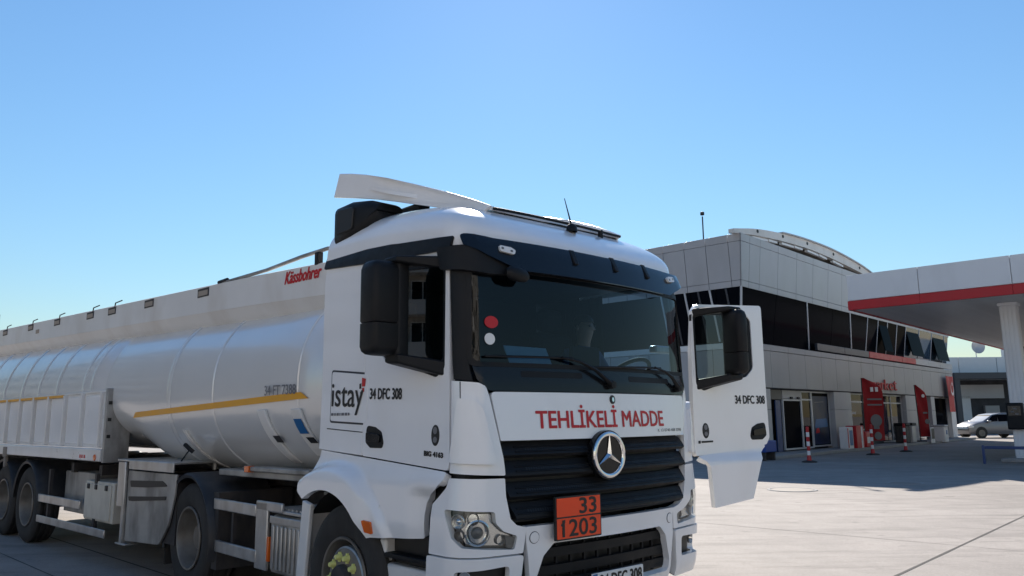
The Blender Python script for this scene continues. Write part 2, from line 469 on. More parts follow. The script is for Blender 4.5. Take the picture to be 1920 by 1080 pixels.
# --- roof
def roof_h(u):
    return smooth_tab([(-.6, 3.30), (-.1, 3.297), (.4, 3.275), (.75, 3.225), (1.0, 3.165), (1.2, 3.085), (1.35, 2.99), (1.5, 2.88)], u)
def plan_at(z):
    uf, hw, c, R, ve, th, ve2, uc = cor(z); half = []
    for k in range(15): half.append((-.43 + (uc + .43) * k / 14, -hw))
    for k in range(1, 9): p = T_(R * th * k / 8, z); half.append((p.x, p.y))
    for k in range(1, 13): v = -ve2 * (1 - k / 12); half.append((uf - c * (v / hw) ** 2, v))
    return half + [(u, -v) for u, v in half[-2::-1]]
PL = plan_at(2.83); z0_ = 2.79; rm = MB(); rings = []
rings.append([(u, v, 2.75) for u, v in PL])
for sc in (1.0, .9997, .9985, .996, .992, .986, .978, .968, .956, .94, .92, .90, .875, .845, .81, .77, .72, .66, .59, .51, .42, .32, .20, .06):
    ring = []
    for u, v in PL:
        cu = min(u, .35) ; uu = cu + (u - cu) * sc; vv = v * sc
        pw = 4.2; ring.append((uu, vv, z0_ + (roof_h(uu) - z0_) * (max(0, 1 - sc ** pw)) ** (1 / pw)))
    rings.append(ring)
R_ = [[rm.bm.verts.new(p) for p in r] for r in rings]; rm.skin(R_, closed=False)
rm.skin([R_[-1], R_[-1][::-1]], closed=False)
bmesh.ops.remove_doubles(rm.bm, verts=rm.bm.verts, dist=1e-4)
roof = obj('roof', rm, W, truck, angle=60)
b = MB(); nv = 24; prof_ = []
for sc in [k / nv for k in range(-nv, nv + 1)]:
    a = abs(sc); prof_.append((sc * 1.175, z0_ + (roof_h(-.43) - z0_) * (max(0, 1 - a ** 4.2)) ** (1 / 4.2)))
b.prism([(-1.175, 2.78)] + prof_ + [(1.175, 2.78)], lambda p, a: (a, p[0], p[1]), -.432, -.415); obj('roof_end', b, W, truck)
# --- rear wall, floor, lining
b = MB(); b.box(-.455, -.415, -1.10, 1.10, 1.25, 2.95); obj('rear_wall', b, [W], truck, bevel=.02)
b = MB(); b.box(-.41, 1.15, -1.14, 1.14, 1.28, 1.34); obj('cab_floor', b, M['liner'], truck)
b = MB(); b.box(-.41, -.38, -1.13, 1.13, 1.34, 2.78); b.box(-.38, 1.18, -1.08, 1.08, 2.765, 2.79)
obj('cab_lining', b, M['liner'], truck)
# --- side panels behind the doors (both sides)
for s in (-1, 1):
    mp = surf(S_, s)
    side = patch('side_panel', [(-.44, 1.437), (.178, 1.405), (.178, 2.86), (-.44, 2.90)], mp, W, truck, step=(.15, .15), thick=.03, m2=M['liner'])
    if s < 0:
        patch('hatch_gap', rounded([(-.292, 1.641), (.246, 1.620), (.257, 1.997), (-.287, 2.045)], .03), mp, M['joint'], side, thick=.004, off=.002, bevel=0)
        patch('storage_hatch', rounded([(-.278, 1.655), (.233, 1.635), (.243, 1.983), (-.273, 2.030)], .026), mp, W, side, thick=.008, off=.006, bevel=.003)
        patch('panel_seam', [(-.33, 1.592), (.178, 1.567), (.178, 1.574), (-.33, 1.60)], mp, M['joint'], side, thick=.004, off=.002, bevel=0)
        lettering('istay', .45, .23, lambda x, y, o: mp(-.262 + x, 1.705 + y - .03 * x, o), M['ink'], side, off=.010, bold=.0025)
        k = MB()
        for i, (x0, w) in enumerate(((0, .035), (.045, .02), (.075, .03), (.115, .012), (.14, .035), (.185, .03), (.225, .02))):
            p = [mp(-.262 + x0 * 1.1, 1.693 + .0, .0105), mp(-.262 + (x0 + w) * 1.1, 1.693, .0105), mp(-.262 + (x0 + w) * 1.1, 1.713, .0105), mp(-.262 + x0 * 1.1, 1.713, .0105)]
            k.face(p)
        obj('small_print', k, M['greyink'], side, smooth=False)
        for pl, mm in (([(.165, 1.90), (.205, 1.90), (.215, 1.955), (.165, 1.965)], 'redink'), ([(.13, 1.885), (.155, 1.885), (.155, 1.925), (.13, 1.92)], 'ink'), ([(.168, 1.862), (.195, 1.862), (.195, 1.89), (.168, 1.89)], 'redink'), ([(.145, 1.835), (.163, 1.835), (.163, 1.862), (.145, 1.862)], 'ink')):
            patch('emblem', pl, mp, M[mm], side, thick=.002, off=.0095, bevel=0)
    patch('roof_band', rounded([(-.445, 2.862), (.4, 2.80), (1.19, 2.755), (1.20, 2.845), (.5, 2.905), (-.445, 2.965)], .01), mp, K, truck, step=(.12, .05), thick=.03, off=.018, bevel=.008)
# --- pillars, header, visor, cowl, windscreen
for s in (-1, 1):
    mp = surf(T_, s)
    patch('pillar', [(.028, 1.905), (.165, 1.89), (.150, 1.99), (.155, 2.66), (.17, 2.79), (.034, 2.79)], mp, K, truck, step=(.03, .1), thick=.05, off=0, bevel=.006)
patch('header_panel', [(-1.06, 2.645), (1.06, 2.645), (1.10, 2.80), (-1.10, 2.84)], FS, K, truck, step=(.09, .08), thick=.04, off=.004)
def visor_map(v, z, off):
    p = FS(v, z, .035 + .20 * (2.87 - z) + off); return p
vis = patch('sun_visor', rounded([(-1.13, 2.848), (-.95, 2.822), (0, 2.805), (.95, 2.80), (1.13, 2.80), (1.14, 2.74), (1.02, 2.685), (.80, 2.605), (-.80, 2.612), (-1.02, 2.70), (-1.14, 2.775)], [.03, 0, 0, 0, .03, .04, .05, .1, .1, .05, .04]), visor_map, M['visor'], truck, step=(.07, .05), thick=.018, bevel=.006)
for v in (-.30, .12, .52):
    b = MB(); q = [FS(v - .025, 2.815, .052), FS(v + .025, 2.815, .052), FS(v + .02, 2.71, .085), FS(v - .02, 2.71, .085)]
    q2 = [FS(v - .025, 2.815, .0), FS(v + .025, 2.815, .0), FS(v + .02, 2.71, .04), FS(v - .02, 2.71, .04)]
    b.hexa([q2[3], q2[2], q[2], q[3], q2[0], q2[1], q[1], q[0]]); obj('bracket', b, K, vis, bevel=.006)
for s in (-1, 1):
    mq = surf(F_, s)
    mk = patch('marker_light', rounded([(-.935, 2.735), (-.83, 2.72), (-.815, 2.752), (-.85, 2.77), (-.935, 2.778)], .015), lambda a, b, o: mq(a, b, .035 + .2 * (2.87 - b) + o), M['plate'], truck, thick=.02, off=.018, bevel=.006)
    for v, z in ((-.915, 2.757), (-.85, 2.742)):
        patch('lamp', rounded([(v - .008, z - .008), (v + .008, z - .008), (v + .008, z + .008), (v - .008, z + .008)], .006), lambda a, b, o: mq(a, b, .035 + .2 * (2.87 - b) + o), M['lens_dark'], mk, thick=.004, off=.021, bevel=0)
mp = surf(T_, -1)
patch('corner_trim', rounded([(-.02, 2.775), (.16, 2.765), (.36, 2.70), (.47, 2.645), (.44, 2.59), (.28, 2.585), (.0, 2.62)], [.02, .02, .03, .04, .03, .04, .02]), mp, K, truck, step=(.03, .04), thick=.05, off=.05, bevel=.015)
b = MB(); c0 = T_(.43, 2.60); c1 = T_(.60, 2.585)
d_ = (c1 - c0); n_ = Vector((.85, -.5, 0)).normalized()
b.loft([[c0 + d_ * t + n_ * (.09 + .035 * r * math.cos(q)) + Vector((0, 0, .05 * r * math.sin(q))) for q in [2 * math.pi * k / 14 for k in range(14)]] for t, r in ((-.05, .5), (.1, .9), (.5, 1.0), (.85, .8), (1.0, .3))])
obj('kerb_mirror', b, K, truck, angle=60)
cowl = patch('windscreen_cowl', rounded([(-1.03, 1.832), (1.03, 1.832), (1.10, 1.90), (1.12, 1.995), (-1.12, 1.995), (-1.10, 1.90)], [.06, .06, .02, 0, 0, .02]), FS, M['blackgloss'], truck, step=(.07, .05), thick=.05, off=.004, bevel=.006)
ws = patch('windshield', rounded([(-1.135, 1.997), (1.135, 1.997), (1.125, 2.645), (-1.125, 2.645)], .05), FS, M['windshield'], truck, step=(.07, .08), thick=0, off=-.004)
fr = rounded([(-1.142, 1.985), (1.142, 1.985), (1.132, 2.66), (-1.132, 2.66)], .05)
patch('windscreen_seal', fr, FS, K, ws, holes=[rounded([(-1.118, 2.015), (1.118, 2.015), (1.105, 2.62), (-1.105, 2.62)], .05)], step=(.08, .1), thick=.012, off=.006, bevel=.003)
def disc(v, z, r, n=20, e=1.0): return [(v + r * math.cos(2 * math.pi * k / n), z + r * e * math.sin(2 * math.pi * k / n)) for k in range(n)]
st = patch('sticker', disc(-.985, 2.275, .050, e=.8), FS, M['redink'], ws, thick=.002, off=.004, bevel=0)
patch('print', disc(-.985, 2.275, .030, e=.5), FS, M['orange_stripe'], st, thick=.001, off=.0052, bevel=0) if False else None
patch('sticker', disc(-1.00, 2.165, .038), FS, M['plate'], ws, thick=.002, off=.004, bevel=0)
# wipers
for (p0, p1, p2, p3) in (((.02, 1.885), (-.30, 2.035), (-.46, 2.06), (-1.05, 2.05)), ((.92, 1.88), (.70, 2.00), (.56, 2.03), (-.16, 2.005))):
    w = MB(); w.tube([FS(*p0, .03), FS((p0[0] + p1[0]) / 2 - .02, (p0[1] + p1[1]) / 2 + .02, .05), FS(*p1, .05), FS(*p2, .045)], .011, 6, rs=[.02, .013, .010, .008])
    w.tube([FS(p2[0] + (p3[0] - p2[0]) * k / 8 + (.12 if k == 0 else 0), p2[1] + (p3[1] - p2[1]) * k / 8, .022) for k in range(9)], .009, 6)
    w.lathe([(0, .02), (.026, .018), (.03, 0), (.03, -.03)], FS(*p0, .03), 'x', 12)
    obj('wiper', w, K, truck, angle=60)
for v0, v1, z in ((-.78, -.25, 1.945), (.25, .80, 1.935)):
    patch('cowl_recess', rounded([(v0, z - .022), (v1, z - .022), (v1, z + .018), (v0, z + .018)], .015), FS, K, cowl, step=(.1, 0), thick=.004, off=.006, bevel=.002)

# --- front panel with lettering
fp = patch('front_panel', rounded([(-1.02, 1.825), (1.02, 1.825), (.965, 1.518), (-.965, 1.518)], [.03, .03, .01, .01]), FS, W, truck, step=(.06, .06), thick=.04, off=.006, bevel=.008)
lettering('TEHLİKELİ MADDE', 1.34, .150, lambda x, y, o: FS(-.69 + x, 1.592 + y, o), M['redink'], fp, off=.009, step=(.05, 0), bold=.0036)
lettering('K 13 0740 408 3398', .36, .022, lambda x, y, o: FS(.56 + x, 1.548 + y, o), M['ink'], fp, off=.009, step=(.06, 0))
bd = patch('badge', disc(.03, 1.782, .027, e=1.15), FS, M['ink'], fp, thick=.012, off=.014, bevel=.002)
patch('badge_centre', disc(.03, 1.782, .012, 12, 1.4), FS, M['chrome'], bd, thick=.004, off=.0175, bevel=0)
# --- corner panels
for s in (-1, 1):
    mp = surf(T_, s)
    cp = patch('corner_panel', rounded([(.014, 1.898), (.20, 1.882), (.245, 1.86), (.268, 1.80), (.385, 1.305), (.0, 1.325)], [.0, .03, .03, .05, .01, .01]), mp, W, truck, step=(.025, .06), thick=.03, off=.004, bevel=.006)
    patch('panel_bulge', rounded([(.075, 1.785), (.165, 1.775), (.218, 1.72), (.240, 1.62), (.300, 1.375), (.012, 1.385)], [.0, .05, .06, .06, .02, .02]), mp, W, cp, step=(.025, .06), thick=.04, off=.034, bevel=.02, seg=3)
    if s < 0: patch('panel_seam', [(.078, 1.785), (.084, 1.785), (.084, 1.89), (.078, 1.89)], mp, M['joint'], cp, thick=.003, off=.006, bevel=0)
# --- grille
patch('grille_backing', [(-.97, 1.53), (.97, 1.53), (.93, 1.26), (.86, 1.0), (-.86, 1.0), (-.93, 1.26)], FS, M['ink'], truck, step=(.08, 0), thick=.01, off=-.085, bevel=0)
for zt, zb, w1, w0 in ((1.512, 1.412, .960, .956), (1.395, 1.285, .955, .945), (1.262, 1.155, .938, .915), (1.138, 1.025, .908, .868)):
    def lm(v, z, o, zt=zt, zb=zb):
        k = (zt - z) / (zt - zb); return FS(v, z, o - .045 + .05 * min(1, k * 1.25) - .02 * sstep(.8, 1, k))
    gr = patch('grille_slat', rounded([(-w1, zt), (w1, zt), (w0, zb), (-w0, zb)], .012), lm, K, truck, step=(.07, .018), thick=.05, off=0, bevel=.006)
    rb = MB()
    for f in (.34, .62):
        z = zt + (zb - zt) * f
        rb.loft([[lm(v, z + .006, .0), lm(v, z + .003, .006), lm(v, z - .003, .006), lm(v, z - .006, .0)] for v in [-.86 + 1.72 * k / 24 for k in range(25)]])
    obj('slat_rib', rb, K, gr)
    mesh = MB()
    z0, z1 = zt + (zb - zt) * .40, zt + (zb - zt) * .56
    for side_ in (-1, 1):
        for k in range(30):
            v = side_ * (.22 + .58 * k / 30)
            mesh.face([lm(v, z0, .002), lm(v + .011, z0, .002), lm(v + .011, z1, .002), lm(v, z1, .002)])
    tag(obj('slat_mesh', mesh, M['ink'], gr, smooth=False), kind='stuff')
# star emblem
def star_map(x, y, o): return FS(x, 1.40 + y, 0) * 0 + Vector((FS(0, 1.40).x + .032 + o, x * 1.10 - .085, 1.405 + y * 1.05))
em = patch('star_emblem', disc(0, 0, .158, 40), star_map, M['blackgloss'], truck, step=(0, 0), thick=.045, off=0, bevel=.012)
tr = MB()
for k in range(49):
    pass
ringp = []
for k in range(48):
    a = 2 * math.pi * k / 48; ringp.append([star_map((.135 + .015 * math.cos(q)) * math.cos(a), (.135 + .015 * math.cos(q)) * math.sin(a), .004 + .012 * math.sin(q)) for q in [2 * math.pi * j / 10 for j in range(10)]])
R2 = [[tr.bm.verts.new(p) for p in r] for r in ringp]; tr.skin(R2 + [R2[0]])
obj('star_ring', tr, M['chrome'], em)
sm = MB(); cpt = star_map(0, 0, .024)
for k in range(3):
    a = math.pi / 2 + 2 * math.pi * k / 3
    tip = star_map(.132 * math.cos(a), .132 * math.sin(a), .010)
    for sg in (-1, 1):
        ab = a + sg * math.pi / 3; base = star_map(.021 * math.cos(ab), .021 * math.sin(ab), .004)
        sm.face([cpt, base, tip])
obj('star_points', sm, M['chrome'], em, smooth=False)

# --- bumper
HL = [(-.02, 1.11), (.34, 1.092), (.352, 1.02), (.405, .97), (.505, .935), (.485, .855), (.13, .885), (.06, .94), (.02, 1.03)]
bc = patch('bumper', rounded([(-.80, .985), (.71, .985), (.705, .90), (.655, .48), (-.745, .48), (-.795, .90)], .01), lambda v, z, o: FS(v, z, o + .012 * sstep(.9, .8, z)), W, truck,
           holes=[rounded([(-.58, .868), (.52, .868), (.585, .80), (.645, .62), (.63, .545), (-.72, .545), (-.735, .62), (-.665, .80)], .05)], step=(.07, .05), thick=.05, bevel=.012)
patch('intake_backing', [(-.78, .90), (.78, .90), (.78, .50), (-.78, .50)], FS, M['ink'], bc, step=(.1, 0), thick=.01, off=-.10, bevel=0)
for z in (.80, .69, .60):
    h = .03
    it = patch('intake_bar', rounded([(-.70, z - h), (.70, z - h), (.68, z + h), (-.68, z + h)], .01), FS, K, bc, step=(.1, 0), thick=.03, off=-.035, bevel=.006)
iv = MB()
for v in [-.5 + .125 * k for k in range(9)]:
    p = FS(v, .7, -.05); iv.box(p.x - .02, p.x, v - .008, v + .008, .56, .85)
obj('intake_bar', iv, K, bc)
for v in (-.735, .655):
    patch('tow_cap', disc(v, .915, .034, 20), FS, W, bc, thick=.01, off=.006, bevel=.004)
    patch('cap_gap', disc(v, .915, .038, 20), FS, M['joint'], bc, thick=.004, off=.002, bevel=0)
for s in (-1, 1):
    mp = surf(T_, s); e = .09 if s > 0 else 0.0
    HLs = [(a + e * sstep(.30, .48, a), b) for a, b in HL]
    bco = patch('bumper_corner', rounded([(-.155, .828), (-.14, 1.13), (-.085, 1.175), (-.02, 1.235), (.0, 1.295), (.385, 1.288), (.405 + e * .2, 1.18), (.455 + e * .5, 1.04), (.50 + e * .7, 1.0), (.572 + e, .982), (.560 + e, .9), (.548 + e, .828)], [.01, .02, .03, .03, .02, .01, .03, .03, .03, .0, 0, .01]), mp, W, truck,
                holes=[rounded(HLs, [.02, .03, .03, .03, .02, .02, .04, .03, .02])], step=(.025, .04), thick=.05, off=.0, bevel=.008)
    patch('bumper_lower_corner', rounded([(-.165, .48), (-.158, .82), (.546 + e, .82), (.50 + e, .48)], [.05, .02, .02, .03]), lambda t, z, o: mp(t, z, o + .014), W, truck,
          holes=[rounded([(.09, .745), (.445 + e, .765), (.435 + e, .62), (.09, .61)], .03)], step=(.025, .05), thick=.05, bevel=.014)
    fg = patch('fog_lamp', [(.07, .78), (.47 + e, .78), (.46 + e, .59), (.07, .59)], mp, M['ink'], truck, step=(.03, 0), thick=.01, off=-.06, bevel=0)
    patch('fog_lens', disc(.15 if s < 0 else .16, .70, .042, 20), mp, M['lens'], fg, thick=.03, off=-.02, bevel=.006)
    # headlight: housing, reflectors, cover
    hl = patch('headlight', rounded([(a, b) for a, b in HLs], .02), mp, M['lens_dark'], truck, step=(.03, .03), thick=.01, off=-.065, bevel=0)
    rim = rounded(HLs, [.02, .03, .03, .03, .02, .02, .04, .03, .02])
    patch('lamp_chrome', rounded([(.16, 1.085), (.335, 1.08), (.345, 1.02), (.40 + e * .4, .965), (.485 + e, .93), (.47 + e, .875), (.15, .90), (.10, .96)], .02), mp, M['lens'], hl, step=(.03, .03), thick=.012, off=-.045, bevel=.008)
    for (t, z, r, mm) in ((.235, .965, .072, 'lens'), (.09, 1.035, .042, 'lens'), (.20, 1.055, .034, 'lens_dark'), (.40 + e, .915, .028, 'lens_dark'), (.10, .95, .03, 'amber')):
        p0 = mp(t, z, -.02); ctr = mp(t, z, -.06); ax = (p0 - ctr).normalized()
        k = MB(); a = ax.cross(Vector((0, 0, 1))).normalized(); bb = ax.cross(a)
        prof = [(r * 1.08, .012), (r * 1.12, .03), (r, .034), (r * .97, .022), (r * .80, .010), (r * .45, .0), (.004, -.002)]
        rg = [[ctr + a * (q * math.cos(2 * math.pi * j / 28)) + bb * (q * math.sin(2 * math.pi * j / 28)) + ax * h for j in range(28)] for q, h in prof]
        k.loft(rg, cap=False); obj('reflector', k, M[mm] if mm != 'amber' else M['lens_dark'], hl, angle=60)
        if r > .04:
            k = MB(); q = [(r * .55, -.002), (r * .52, .014), (r * .35, .026), (.002, .03)]
            rg = [[ctr + a * (qq * math.cos(2 * math.pi * j / 24)) + bb * (qq * math.sin(2 * math.pi * j / 24)) + ax * (h + .004) for j in range(24)] for qq, h in q]
            k.loft(rg, cap=False); obj('projector_lens', k, M['lens_dark'] if r > .05 else M['lens'], hl, angle=70)
    patch('indicator', rounded([(.425 + e, .94), (.50 + e, .925), (.483 + e, .86), (.44 + e, .866)], .01), mp, M['lens_dark'], hl, thick=.02, off=-.02, bevel=.005)
    patch('lamp_cover', rim, mp, M['headglass'], hl, step=(.03, .03), thick=0, off=-.004)
    big = rounded([(a + (-.012 if i in (0, 7, 8) else .01 if i in (1, 2, 3, 4) else 0), b + (.010 if i in (0, 1) else -.010 if i in (5, 6, 7) else .006 if i in (2, 3, 4) else 0)) for i, (a, b) in enumerate(HL)], .03)
# hazard plate
def hz(x, y, o=0): return Vector((FS(-.38, 1.02).x + .035 + o, -.592 + x + .0, .885 + y)) + Vector((-.045 * 0, 0, 0))
def hz_map(x, y, o): return Vector((1.57 + o - .05 * (.25 - x) * .6, -.62 + x, .885 + y))
pl = patch('hazard_plate', rounded([(0, 0), (.42, 0), (.42, .272), (0, .272)], .01), hz_map, M['ink'], truck, step=(0, 0), thick=.02, off=0, bevel=.003)
for y0, y1 in ((.010, .136), (.146, .262)):
    patch('plate_field', rounded([(.010, y0), (.410, y0), (.410, y1), (.010, y1)], .006), hz_map, M['orange'], pl, step=(0, 0), thick=.004, off=.003, bevel=.001)
lettering('33', .155, .098, lambda x, y, o: hz_map(.215 + x, .157 + y, o), M['ink'], pl, off=.0045, step=(0, 0), bold=.004)
lettering('1203', .315, .104, lambda x, y, o: hz_map(.055 + x, .021 + y, o), M['ink'], pl, off=.0045, step=(0, 0), bold=.003)
patch('plate_digit_flag', [(.040, .096), (.050, .086), (.078, .108), (.078, .128), (.066, .125)], hz_map, M['ink'], pl, step=(0, 0), thick=.0008, off=.0062, bevel=0)
np_ = patch('number_plate', rounded([(-.31, .535), (.215, .535), (.215, .648), (-.31, .648)], .008), lambda x, y, o: Vector((1.575 + o, x + .01, y)), M['plate'], truck, step=(0, 0), thick=.012, off=0, bevel=.002)
lettering('34 DFC 308', .43, .078, lambda x, y, o: Vector((1.575 + o, -.225 + x, .553 + y)), M['ink'], np_, off=.002, step=(0, 0), bold=.004)
b = MB(); b.box(1.572, 1.5762, -.296, -.252, .539, .644); obj('country_band', b, M['blueink'], np_)

# ------------------------------------------------------------------ doors, lower covers, mirrors
WIN = [(1.158, 2.655), (1.10, 2.70), (.45, 2.735), (.36, 2.65), (.36, 2.16), (.46, 2.075), (.84, 1.985), (1.06, 1.925), (1.15, 1.985)]
WR = [.03, .04, .08, .06, .08, .08, .06, .05, .04]
HINGE = Vector((1.21, 1.19, 0)); OPEN = rad(98); SWING = Vector((-.13, .42, -.02))
def swing(p):
    d = p - HINGE; c, s_ = math.cos(-OPEN), math.sin(-OPEN)
    q = Vector((d.x * c - d.y * s_, d.x * s_ + d.y * c, d.z)); q.z = 1.65 + (q.z - 1.65) * (.93 if q.z > 1.65 else 1.0)
    return HINGE + q + SWING
def inset(poly, d):
    cx = sum(p[0] for p in poly) / len(poly); cy = sum(p[1] for p in poly) / len(poly)
    return [(p[0] + (d if p[0] < cx else -d), p[1] + (d if p[1] < cy else -d)) for p in poly]
ARCH = [(-.12 + .605 * math.cos(a), .55 + .605 * math.sin(a)) for a in [rad(31 + 89 * k / 18) for k in range(19)]]
def low_poly(part):
    fr = [(1.205, 1.328), (1.195, 1.28), (1.13, 1.225), (1.04, 1.185), (.985, 1.13), (.965, 1.05), (.955, .905)]
    if part == 'door':
        return [(.25, 1.411), (1.213, 1.334), (1.14, 1.29), (1.10, 1.245), (1.07, .895)] + [(.56, .945), (.42, 1.26), (.34, 1.345)]
    return [(-.40, 1.432)] + fr + [(.43, .868)] + ARCH + [(-.505, 1.125), (-.50, 1.17), (-.45, 1.27)]
def build_door(s):
    post = swing if s > 0 else None
    mp = surf(S_, s, post)
    outer = [(.192, 1.404), (1.215, 1.337), (1.20, 1.9), (1.195, 2.3), (1.19, 2.70), (1.17, 2.76), (.192, 2.82)]
    if s > 0: outer = [(.192, 1.48), (.24, 1.42), (.34, 1.394), (1.215, 1.337), (1.20, 1.9), (1.195, 2.3), (1.15, 2.70), (1.09, 2.765), (.192, 2.82)]
    dr = patch('door', rounded(outer, .03), mp, W, truck, holes=[rounded(WIN, WR)], step=(.12, .10), thick=.045, off=.004, bevel=.008, m2=W)
    if s > 0: tag(dr, 'driver door swung wide open')
    wi = inset(WIN, .034)
    for i in (6, 7, 8): wi[i] = (wi[i][0], wi[i][1] + .03)
    patch('window_seal', rounded(inset(WIN, -.004), WR), mp, K, dr, holes=[rounded(wi, WR)], step=(.15, .15), thick=.03, off=-.006, bevel=.006)
    patch('door_window', rounded(inset(WIN, .02), WR), mp, M['sideglass'], dr, step=(.15, .12), thick=0, off=-.018)
    hb = patch('door_handle', rounded([(.235, 1.50), (.30, 1.462), (.455, 1.462), (.468, 1.50), (.44, 1.575), (.36, 1.608), (.25, 1.62)], .035), mp, K, dr, step=(.04, .04), thick=.012, off=.008, bevel=.005)
    patch('handle_grip', rounded([(.265, 1.515), (.44, 1.50), (.432, 1.555), (.265, 1.572)], .015), mp, M['blackgloss'], hb, step=(.05, 0), thick=.02, off=.026, bevel=.008)
    patch('emblem', disc(1.065, 1.555, .042, 22, 1.6), mp, M['ink'], dr, thick=.006, off=.008, bevel=.002)
    patch('emblem_face', disc(1.065, 1.585, .021, 16, 1.1), mp, M['greyink'], dr, thick=.003, off=.0095, bevel=0)
    patch('emblem_face', disc(1.065, 1.527, .021, 16, .9), mp, M['greyink'], dr, thick=.003, off=.0095, bevel=0)
    if s < 0:
        lettering('34 DFC 308', .40, .075, lambda x, y, o: mp(.275 + x, 1.807 + y - .03 * x, o), M['ink'], dr, off=.007, bold=.004)
        lettering('BIG 4163', .20, .030, lambda x, y, o: mp(.95 + x, 1.425 + y - .05 * x, o), M['ink'], dr, off=.007, bold=.004)
    else:
        lettering('34 DFC 308', .42, .08, lambda x, y, o: mp(.645 - x, 1.805 + y, o), M['ink'], dr, off=.007, bold=.004)
        k = MB(); k.face([mp(1.17 - a, z, .007) for a, z in ((0, 1.443), (.03, 1.445), (.03, 1.47), (0, 1.468))])
        k.face([mp(1.13 - a, z, .007) for a, z in ((0, 1.449), (.15, 1.452), (.15, 1.468), (0, 1.466))])
        obj('small_print', k, M['ink'], dr, smooth=False)
    # mirror on two arms
    ps = lambda x, y, z: (post(Vector((x, -y if s > 0 else y, z))) if post else Vector((x, y, z)))
    def ring(z, u0, u1, v0, v1, r=.045, n=4):
        pts = []
        for (cx, cy, a0) in ((u1 - r, v1 - r, 0), (u0 + r, v1 - r, 90), (u0 + r, v0 + r, 180), (u1 - r, v0 + r, 270)):
            for k in range(n + 1):
                a = rad(a0 + 90 * k / n); pts.append(ps(cx + r * math.cos(a), cy + r * math.sin(a), z))
        return pts
    mb = MB()
    U0, U1, VO = (.70, .90, -1.575) if s < 0 else (.79, .92, -1.52)
    zs = [(2.075, .05), (2.082, .025), (2.10, .008), (2.13, 0), (2.28, 0)]
    mb.loft([ring(z, U0 + d, U1 - d, VO + d, -1.30 - d * .3) for z, d in zs])
    mr = obj('mirror', mb, K, dr, angle=50)
    mb = MB(); zs = [(2.287, .006), (2.30, 0), (2.64, 0), (2.675, .008), (2.695, .025), (2.702, .05)]
    mb.loft([ring(z, U0 + d, U1 - d, VO + d, -1.30 - d * .3) for z, d in zs]); obj('mirror_housing', mb, K, mr, angle=50)
    mb = MB(); mb.loft([ring(z, .75 if s < 0 else .84, .905, -1.40, -1.295, .03) for z in (2.06, 2.72)]); obj('mirror_arm', mb, K, mr, bevel=.012, angle=50)
    mb = MB(); mb.face([ps(U0 - .003, -1.49, 2.34), ps(U0 - .003, -1.35, 2.34), ps(U0 - .003, -1.35, 2.65), ps(U0 - .003, -1.49, 2.65)]); obj('mirror_glass', mb, M['chrome'], mr)
    mb = MB(); mb.hexa([ps(.76, -1.42, 2.69), ps(.92, -1.42, 2.69), ps(1.15, -1.19, 2.635), ps(1.05, -1.19, 2.66), ps(.76, -1.42, 2.735), ps(.92, -1.42, 2.735), ps(1.17, -1.19, 2.715), ps(1.05, -1.19, 2.74)])
    obj('mirror_arm', mb, K, mr, bevel=.012)
    mb = MB(); mb.hexa([ps(.76, -1.40, 2.03), ps(.92, -1.40, 2.02), ps(1.15, -1.185, 1.93), ps(.90, -1.185, 1.965), ps(.76, -1.40, 2.085), ps(.92, -1.40, 2.085), ps(1.15, -1.185, 2.03), ps(.90, -1.185, 2.05)])
    obj('mirror_arm', mb, K, mr, bevel=.012)
    return dr
door_r = build_door(-1); door_l = build_door(1)
patch('lower_cover', rounded(low_poly('door'), .012), surf(D_, 1, swing), W, door_l, step=(.04, .04), thick=.045, off=.004, bevel=.010)
# hinge arm of the open door
b = MB(); b.box(1.02, 1.12, 1.10, 1.44, 1.22, 1.30); b.box(1.02, 1.10, 1.10, 1.46, 1.52, 1.58); b.box(1.02, 1.10, 1.10, 1.46, 2.2, 2.26)
obj('door_hinge', b, M['alu'], truck, bevel=.012)
b = MB(); b.box(1.13, 1.17, 1.215, 1.235, 1.40, 1.78)
for z in (1.45, 1.57, 1.69): b.box(1.17, 1.18, 1.217, 1.233, z - .02, z + .02)
obj('door_latch_plate', b, M['alu'], truck, bevel=.004)
# right lower cover with wheel flare, left flare only
lc = patch('lower_cover', rounded(low_poly('full'), [.01] + [.02] * 7 + [.02] + [0] * 19 + [.03, .03, .05]), LS, W, truck, step=(.022, .022), thick=.05, off=.004, bevel=.010)
patch('side_marker', rounded([(.40, .905), (.475, .895), (.475, .975), (.385, .985)], .012), surf(L_, -1), M['amber'], lc, step=(.03, 0), thick=.02, off=.018, bevel=.006)
patch('lower_cover', rounded([(-.40, 1.432), (.29, 1.40), (.39, 1.22), (.43, 1.08), (.46, .93), (.43, .868)] + ARCH + [(-.505, 1.125), (-.50, 1.17), (-.45, 1.27)], .01), surf(L_, 1), W, truck, step=(.05, .05), thick=.05, off=.004, bevel=.01)
# black filler painted as the shade between lower cover and bumper
for s in (-1, 1):
    b = MB()
    pr = [(.92, .86), (.95, 1.12), (1.02, 1.20), (1.14, 1.27), (1.20, 1.33), (1.30, 1.33), (1.30, .86)]
    b.prism(pr, lambda p, a: (p[0], a, p[1]), s * 1.155, s * 1.00); obj('gap_shade', b, M['ink'], truck)
